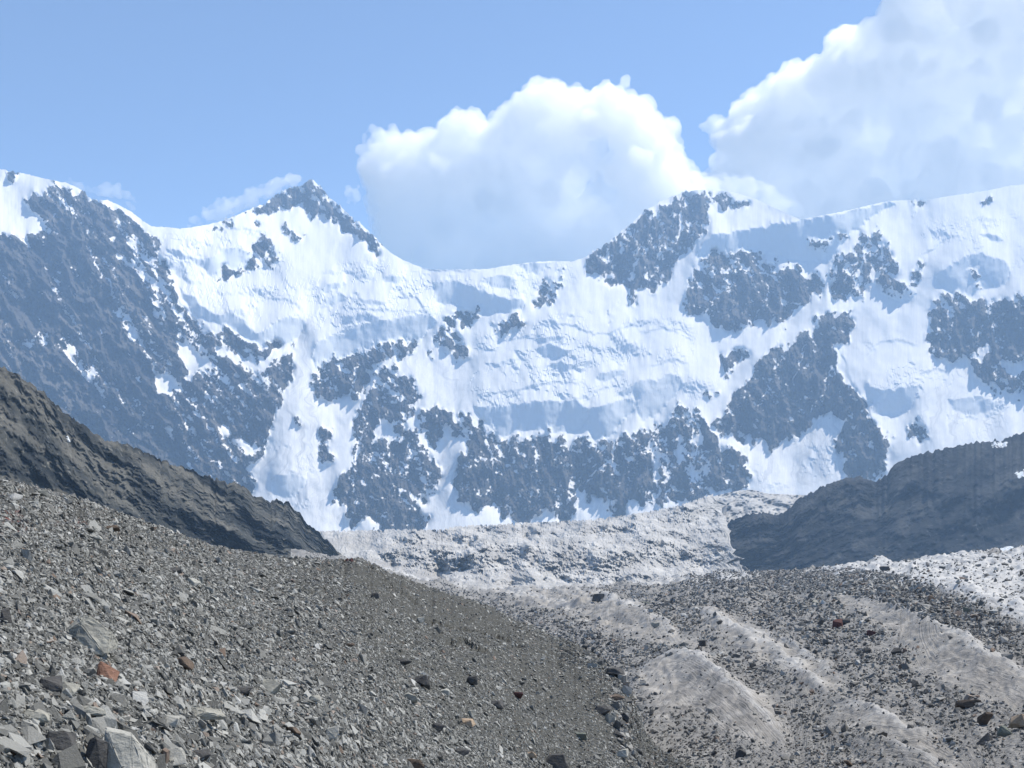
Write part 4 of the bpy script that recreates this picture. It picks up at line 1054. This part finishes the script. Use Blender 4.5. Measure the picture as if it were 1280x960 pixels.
def build_boulders():
    m, g = MO, GL
    boulder(m, 112, 808, 64, 40, 'grey', "largest slanting grey-brown boulder upslope of the rust-red rock", seed=1,
            shape=[(-1,-.1,.42),(-.5,-.55,.0),(.55,-.65,-.12),(1,-.1,.1),(.95,.3,.25),(-.05,-.15,1.0),(-.38,.3,.98),(.75,-.25,.48),(.3,.5,.75),(-.85,.5,.3),(-1.05,.2,.1),(.8,.6,0),(-.5,.6,0),(-.35,-.35,.78)])
    boulder(m, 135, 848, 29, 30, 'rust', "rust-red knobbly boulder with a dark left side just below the largest boulder", seed=2)
    boulder(m, 156, 972, 66, 60, 'pale', "big pale block with a dark vertical left face at the bottom edge", seed=3,
            shape=[(-.75,-.6,0),(-.7,-.5,1.0),(-.72,.3,1.02),(-.75,.6,0),(.2,-.9,.0),(.15,-.35,.86),(.1,.3,.9),(.9,-.6,-.1),(1,.3,.3),(.8,.6,0),(.62,-.1,.55)])
    boulder(m, 120, 962, 26, 48, 'dark', "dark upright stone leaning against the big pale block", seed=4)
    boulder(m, 8, 780, 15, 24, 'dark', "small dark upright boulder at the far left edge of the scree")
    boulder(m, 228, 834, 27, 15, 'brown', "brown wedge-shaped boulder in the scree right of the rust-red rock", seed=5)
    boulder(m, 243, 731, 24, 12, 'pale', "pale wedge-shaped boulder high on the scree below the left ridge", seed=6)
    boulder(m, 218, 716, 22, 8, 'dark', "thin dark slab lying just upslope of the pale wedge", seed=7)
    boulder(m, 62, 864, 28, 24, 'dark', "dark square boulder with a sloping slab at its right, left of the rust-red rock", seed=8)
    boulder(m, 82, 866, 34, 16, 'grey', "long sloping grey slab against the dark square boulder", seed=9, yaw=-.2)
    boulder(m, 76, 934, 36, 22, 'dark', "angular dark-sided boulder left of the big pale block", seed=10)
    boulder(m, 45, 900, 30, 16, 'grey', "tilted grey slab above the angular dark-sided boulder", seed=11)
    boulder(m, 110, 896, 40, 16, 'grey', "broad flat grey slab upslope of the big pale block", seed=12)
    boulder(m, 212, 906, 28, 15, 'pale', "flat pale angular slab in the middle of the lower scree", seed=13)
    boulder(m, 252, 898, 58, 16, 'grey', "long dark-edged grey slab slanting down beside the flat pale slab", seed=14, yaw=.15)
    boulder(m, 250, 950, 26, 13, 'dark', "low dark hollow-looking boulder near the bottom edge", seed=15)
    boulder(m, 215, 952, 34, 18, 'pale', "pale blocky slab right of the big pale block", seed=16)
    boulder(m, 303, 866, 38, 9, 'dark', "long thin dark slab upslope of the pyramid-shaped boulder", seed=17)
    boulder(m, 338, 866, 27, 20, 'grey', "grey pyramid-shaped boulder in the middle scree", seed=18)
    boulder(m, 392, 878, 18, 10, 'grey', "small grey humped boulder right of the pyramid-shaped one", seed=19)
    boulder(m, 413, 926, 21, 21, 'pale', "cream upright boulder with a dark left side", seed=20)
    boulder(m, 367, 918, 26, 12, 'brown', "brown low slab left of the cream upright boulder", seed=21)
    boulder(m, 527, 859, 20, 18, 'dark', "dark steep boulder with a grey right side in the middle of the scree", seed=22)
    boulder(m, 514, 876, 22, 12, 'grey', "grey flat boulder just below the dark steep one", seed=23)
    boulder(m, 555, 868, 15, 9, 'pale', "small cream flat boulder right of the dark steep one", seed=24)
    boulder(m, 590, 856, 16, 13, 'dark', "dark triangular boulder with reddish edge", seed=25)
    boulder(m, 548, 916, 22, 17, 'dark', "dark cube-like boulder in the lower middle scree", seed=26)
    boulder(m, 584, 906, 22, 9, 'tan', "tan flat slab right of the dark cube-like boulder", seed=27)
    boulder(m, 590, 896, 13, 10, 'grey', "small grey pointed boulder above the tan slab", seed=28)
    boulder(m, 518, 962, 26, 15, 'brown', "brown gabled boulder at the bottom edge of the scree", seed=29)
    boulder(m, 578, 944, 24, 10, 'dark', "low dark wedge at the lower middle of the scree", seed=30)
    boulder(m, 505, 832, 26, 12, 'dark', "dark flat boulder upslope of the dark steep one", seed=31)
    boulder(m, 648, 874, 14, 11, 'red', "small maroon boulder alone on fine gravel", seed=32)
    boulder(m, 622, 886, 20, 12, 'dark', "dark broken boulder lower left of the maroon one", seed=33)
    boulder(m, 694, 962, 31, 22, 'dark', "dark smooth hump-shaped boulder cut by the bottom edge", seed=34)
    boulder(m, 724, 924, 18, 9, 'olive', "olive rounded boulder half sunk in gravel", seed=35)
    boulder(m, 663, 945, 16, 8, 'tan', "tan small slab left of the dark hump-shaped boulder", seed=36)
    boulder(m, 467, 748, 13, 9, 'dark', "dark pointed boulder near the crest of the scree", seed=37)
    boulder(m, 527, 778, 13, 9, 'pale', "pale grey boulder on brown soil below the crest", seed=38)
    boulder(m, 137, 664, 24, 9, 'brown', "brown overhanging slab by the upper soil patch", seed=39)
    boulder(m, 118, 674, 20, 7, 'pale', "smooth pale slab below the brown overhanging slab", seed=40)
    boulder(m, 52, 620, 14, 9, 'grey', "grey block on the crest at upper left of the scree", seed=41)
    # the dark gully between scree and ice
    boulder(m, 770, 846, 27, 15, 'dark', "dark wedge-shaped boulder at the upper end of the gully", seed=42)
    boulder(m, 771, 876, 24, 9, 'brown', "flat brown boulder in the gully beside the ice", seed=43)
    boulder(m, 755, 892, 27, 12, 'dark', "long dark smooth boulder in the gully", seed=44)
    boulder(m, 762, 904, 14, 15, 'grey', "rounded grey boulder in the gully cluster", seed=45)
    boulder(m, 781, 903, 13, 15, 'dark', "dark upright boulder at the ice side of the gully cluster", seed=46)
    boulder(m, 773, 921, 14, 10, 'dark', "lowest dark boulder of the gully cluster", seed=47)
    boulder(m, 778, 946, 22, 11, 'pale', "pale flat slab below the gully cluster", seed=48)
    boulder(g, 806, 957, 30, 24, 'dark', "large dark boulder at the bottom edge between scree and ice", seed=49)
    boulder(g, 838, 958, 24, 12, 'dark', "low dark slab right of the large dark boulder at the bottom edge", seed=50)
    # on the glacier
    boulder(g, 750, 750, 18, 10, 'dark', "dark boulder alone on pale dirty ice below the icefall", seed=51)
    boulder(g, 803, 758, 18, 12, 'olive', "olive boulder on debris right of the lone dark one", seed=52)
    boulder(g, 835, 756, 9, 6, 'dark', "small black boulder right of the olive one", seed=53)
    boulder(g, 820, 784, 12, 9, 'grey', "grey boulder sitting beside the first ice rib", seed=54)
    boulder(g, 1047, 784, 13, 14, 'red', "dark maroon pointed boulder in the middle of the debris", seed=55)
    boulder(g, 1056, 779, 12, 9, 'dark', "black boulder touching the maroon pointed one", seed=56)
    boulder(g, 1090, 794, 12, 9, 'red', "reddish slanted slab between debris and the long ice rib", seed=57)
    boulder(g, 1121, 818, 14, 10, 'dark', "dark pointed boulder near a patch of snow", seed=58)
    boulder(g, 1020, 756, 12, 8, 'grey', "grey rounded boulder near the top of the debris band", seed=59)
    boulder(g, 1105, 713, 14, 6, 'dark', "dark flat boulder on the white ice crest", seed=60)
    boulder(g, 1165, 752, 12, 9, 'brown', "brown boulder where debris meets white ice", seed=61)
    boulder(g, 1207, 766, 12, 8, 'olive', "olive boulder on white ice along the debris edge", seed=62)
    boulder(g, 1218, 776, 8, 8, 'brown', "small brown upright boulder below the olive one on white ice", seed=63)
    boulder(g, 1255, 794, 8, 8, 'dark', "dark round boulder at the right end of the debris edge", seed=64)
    boulder(g, 1211, 884, 30, 15, 'brown', "flat dark brown slab perched over white snow", seed=65)
    boulder(g, 1232, 906, 20, 18, 'brown', "brown-black leaning slab in the block cluster at lower right", seed=66)
    boulder(g, 1254, 920, 21, 15, 'olive', "grey-green block in the cluster at lower right", seed=67)
    boulder(g, 1230, 928, 18, 14, 'dark', "black block under the leaning slab", seed=68)
    boulder(g, 1275, 910, 24, 20, 'tan', "tan boulder cut by the right edge", seed=69)
    boulder(g, 878, 808, 9, 9, 'dark', "small dark boulder between the first two ice ribs", seed=70)
    boulder(g, 941, 836, 9, 8, 'dark', "small dark boulder above the second ice rib", seed=71)
    boulder(g, 1060, 958, 12, 9, 'brown', "brown boulder near the bottom edge on the ice", seed=72)
    boulder(g, 926, 946, 14, 11, 'dark', "dark split boulder near the bottom of the debris", seed=73)
    for k, (x, s, c) in enumerate([(429, 5, 'tan'), (433, 6, 'red'), (438, 6, 'red')]):
        boulder(m, x, 702, s, s * .8, c, ["tan stone at the left end of the little red heap on the crest", "dark red stone in the middle of the little heap on the crest", "dark red stone at the right end of the little heap on the crest"][k], seed=80 + k)

# ------------------------------------------------------------------ clouds
def mat_cloud(name, density):
    m = bpy.data.materials.new(name); m.use_nodes = True; t = m.node_tree; t.nodes.clear()
    out = t.nodes.new("ShaderNodeOutputMaterial"); pv = t.nodes.new("ShaderNodeVolumePrincipled")
    pv.inputs["Color"].default_value = C4(1, 1, 1); pv.inputs["Density"].default_value = density
    pv.inputs["Anisotropy"].default_value = 0.35
    t.links.new(pv.outputs[0], out.inputs["Volume"])
    return m

def cloud(name, blobs, dist, label, mat, seed, fine=False):
    """blobs = (px, py, radius px, depth offset px); merged, then roughened into cauliflower billows"""
    r = np.random.default_rng(seed)
    bm = bmesh.new(); bmesh.ops.create_icosphere(bm, subdivisions=3, radius=1)
    ico = (np.array([v.co[:] for v in bm.verts]), np.array([[v.index for v in f.verts] for f in bm.faces])); bm.free()
    VV, FF = [], []
    def add(t, sc, c):
        FF.append(t[1] + sum(len(v) for v in VV[-1:]) * len(VV)); VV.append(t[0] * sc + c)
    for (x, y, rad, dz) in blobs:
        c = point(x, y, dist + dz * dist / F); R = rad * dist / F
        add(ico, R * np.array([1, .45, .95]), c)
        for _ in range(2 if fine else 1):
            v = r.normal(size=3); v[1] = -abs(v[1]) * .6; v /= np.linalg.norm(v)
            q = R * r.uniform(.28, .48)
            add(ico, q, c + v * R * .85)
    me = mesh_np(name, np.concatenate(VV), np.concatenate(FF))
    u = dist / F
    steps = ((26, 14), (12, 10), (5, 6)) if fine else ((48, 20), (20, 11), (9, 8), (4, 3.6))
    me = outer_shell(me, u * (1.9 if fine else 2.6), ())
    me = outer_shell(me, u * (1.4 if fine else 1.5), [(sc * u, st * u, sc in (20, 12)) for sc, st in steps])
    me.name = name; me.materials.append(mat)
    for p in me.polygons: p.use_smooth = True
    return link(name, me, None, None, label=label, category="cloud")

def outer_shell(me, voxel, steps):
    """merge overlapping balls into one skin, roughen it into billows and drop any cavity left inside"""
    o = bpy.data.objects.new("tmp", me); COL.objects.link(o)
    for sc, st, vor in steps:
        tx = bpy.data.textures.new("billow", 'VORONOI' if vor else 'CLOUDS'); tx.noise_scale = sc
        dm = o.modifiers.new("billow", 'DISPLACE'); dm.texture = tx; dm.texture_coords = 'GLOBAL'
        dm.strength = -st if vor else st; dm.mid_level = .5
    rm = o.modifiers.new("merge", 'REMESH'); rm.mode = 'VOXEL'; rm.voxel_size = voxel
    dg = bpy.context.evaluated_depsgraph_get()
    m2 = bpy.data.meshes.new_from_object(o.evaluated_get(dg)); bpy.data.objects.remove(o)
    n = len(m2.vertices); V = np.empty(n * 3, np.float32); m2.vertices.foreach_get("co", V); V = V.reshape(-1, 3)
    L = np.empty(len(m2.loops), np.int32); m2.loops.foreach_get("vertex_index", L)
    ls = np.empty(len(m2.polygons), np.int32); m2.polygons.foreach_get("loop_start", ls)
    lt = np.empty(len(m2.polygons), np.int32); m2.polygons.foreach_get("loop_total", lt)
    Q = L[ls[lt == 4][:, None] + np.arange(4)]
    lab = np.arange(n)
    while True:                                   # connected pieces by spreading the lowest index
        m = lab[Q].min(1); new = lab.copy()
        np.minimum.at(new, Q.ravel(), np.repeat(m, 4)); new = new[new]
        if (new == lab).all(): break
        lab = new
    a_, b_, c_, d_ = (V[Q[:, i]].astype(float) - V.mean(0) for i in range(4))
    vol = np.einsum('ij,ij->i', a_, np.cross(b_, c_)) + np.einsum('ij,ij->i', a_, np.cross(c_, d_))
    q = lab[Q[:, 0]]; tot = np.zeros(n); np.add.at(tot, q, vol)
    keep = tot[q] > 0
    Q = Q[keep]; used, inv = np.unique(Q, return_inverse=True)
    print("CLOUD pieces", len(np.unique(q)), "kept", len(np.unique(q[keep])), len(Q))
    return mesh_np("cloud", V[used], inv.reshape(-1, 4))

def puffs(poly, n, rmin, rmax, seed):
    """overlapping balls of vapour that together fill an outline"""
    r = np.random.default_rng(seed); p = np.array(poly, float); out = []
    (x0, y0), (x1, y1) = p.min(0), p.max(0)
    X, Y = np.meshgrid(np.arange(x0, x1, 2), np.arange(y0, y1, 2))
    ins = np.zeros(X.shape); fill(X, Y, poly, ins, 1)
    d, _, _ = seg_dist(X, Y, poly + [poly[0]])
    iy, ix = np.nonzero((ins > 0) & (d > rmin * .85))
    w = 1 / (d[iy, ix] + 6); w /= w.sum()
    for k in r.choice(len(iy), n, p=w):
        x, y = X[iy[k], ix[k]], Y[iy[k], ix[k]]
        out.append((x + r.normal(0, 1), y, float(min(rmax, max(rmin, d[iy[k], ix[k]]))) * r.uniform(.85, 1.05), r.uniform(-.5, .7) * rmax))
    return out

def build_clouds():
    mt = mat_cloud("cloud_vapour", CLOUD_DENSITY); thin = mat_cloud("thin_vapour", .0062)
    big = [(443,175),(452,160),(470,148),(485,158),(500,150),(515,160),(540,152),(560,140),(580,133),(600,138),(615,142),(625,125),(640,112),(660,98),(680,94),(700,100),(715,106),(735,100),(755,106),(775,100),(795,108),(815,120),(830,138),(838,155),(850,165),(862,170),(858,185),(868,205),(885,222),(915,232),(925,370),(490,370),(455,270),(450,255),(458,240),(448,215)]
    cloud("cloud", puffs(big, 260, 12, 46, 3), 11500, "big billowing white cumulus cloud rising behind the snow saddle", mt, 1)
    rt = [(880,140),(895,130),(905,140),(920,125),(935,108),(955,95),(975,85),(1000,78),(1020,68),(1030,50),(1050,35),(1075,22),(1095,15),(1100,-10),(1120,-80),(1440,-80),(1440,310),(890,310),(840,250),(866,220),(884,208),(894,190),(880,170)]
    cloud("cloud", puffs(rt, 620, 12, 42, 5), 12500, "larger white cloud bank towering over the right-hand ridge", mt, 2)
    for i, (b, n, r0, r1, lb) in enumerate([
        ([(215,286),(240,262),(270,250),(290,240),(320,230),(340,222),(360,216),(392,214),(385,226),(340,248),(310,264),(280,278),(250,286)], 60, 4, 11, "thin white wisp trailing off the pointed peak's left shoulder"),
        ([(60,222),(85,218),(118,234),(135,229),(155,234),(168,246),(176,262),(160,260),(140,246),(122,248),(95,236)], 34, 3, 7, "faint small wisp above the notch of the left mountain"),
        ([(420,240),(432,232),(450,228),(456,245),(448,262),(436,256)], 16, 4, 8, "tiny wisp between the pointed peak and the big cumulus"),
        ([(850,234),(885,216),(930,218),(968,234),(1005,258),(1030,270),(985,280),(950,262),(915,248),(880,246)], 80, 4, 11, "low cloud cap clinging behind the right-hand summit")]):
        cloud("cloud", puffs(b, n, r0, r1, 20 + i), 8200, lb, thin, 10 + i, fine=True)

# ------------------------------------------------------------------ ground sheet and air
def build_ground_and_haze():
    k = Nodes("valley_ground"); pos = k.pos()
    k.bsdf(k.ramp(k.noise(pos, .01, 6, .7), [(.3, (.09, .09, .085)), (.7, (.22, .21, .2))]), .95)
    xs = np.linspace(-7400, 7400, 60); ys = np.linspace(-7000, 7700, 60)
    X, Y = np.meshgrid(xs, ys)
    Z = np.full(X.shape, -90.0) + fbm(60, 60, 12, 2.2, 401) * 3
    link("ground", mesh_np("ground", np.stack([X, Y, Z], -1).reshape(-1, 3), grid_quads(60, 60)), k.m, kind="structure")
    bm = bmesh.new(); bmesh.ops.create_cube(bm, size=1)
    me = bpy.data.meshes.new("haze"); bm.to_mesh(me); bm.free()
    hm = bpy.data.materials.new("air"); hm.use_nodes = True; t = hm.node_tree; t.nodes.clear()
    out = t.nodes.new("ShaderNodeOutputMaterial"); pv = t.nodes.new("ShaderNodeVolumePrincipled")
    pv.inputs["Color"].default_value = C4(*HAZE_COLOR); pv.inputs["Density"].default_value = HAZE_DENSITY
    pv.inputs["Anisotropy"].default_value = 0.1
    t.links.new(pv.outputs[0], out.inputs["Volume"])
    me.materials.append(hm)
    o = link("haze", me, None, None, kind="stuff")
    z0, z1 = -101.0, HAZE_TOP
    o.location = (0, 400, (z0 + z1) / 2); o.scale = (15200, 15400, z1 - z0)

mt = build_mountain()
HAZE_TOP = float(max(v.co.z for v in mt.data.vertices)) + 15
print("MOUNTAIN TOP", HAZE_TOP)
build_hill_left()
build_hill_right()
build_icefall()
build_glacier()
build_moraine()
build_ground_and_haze()
build_boulders()
build_stones()
build_clouds()
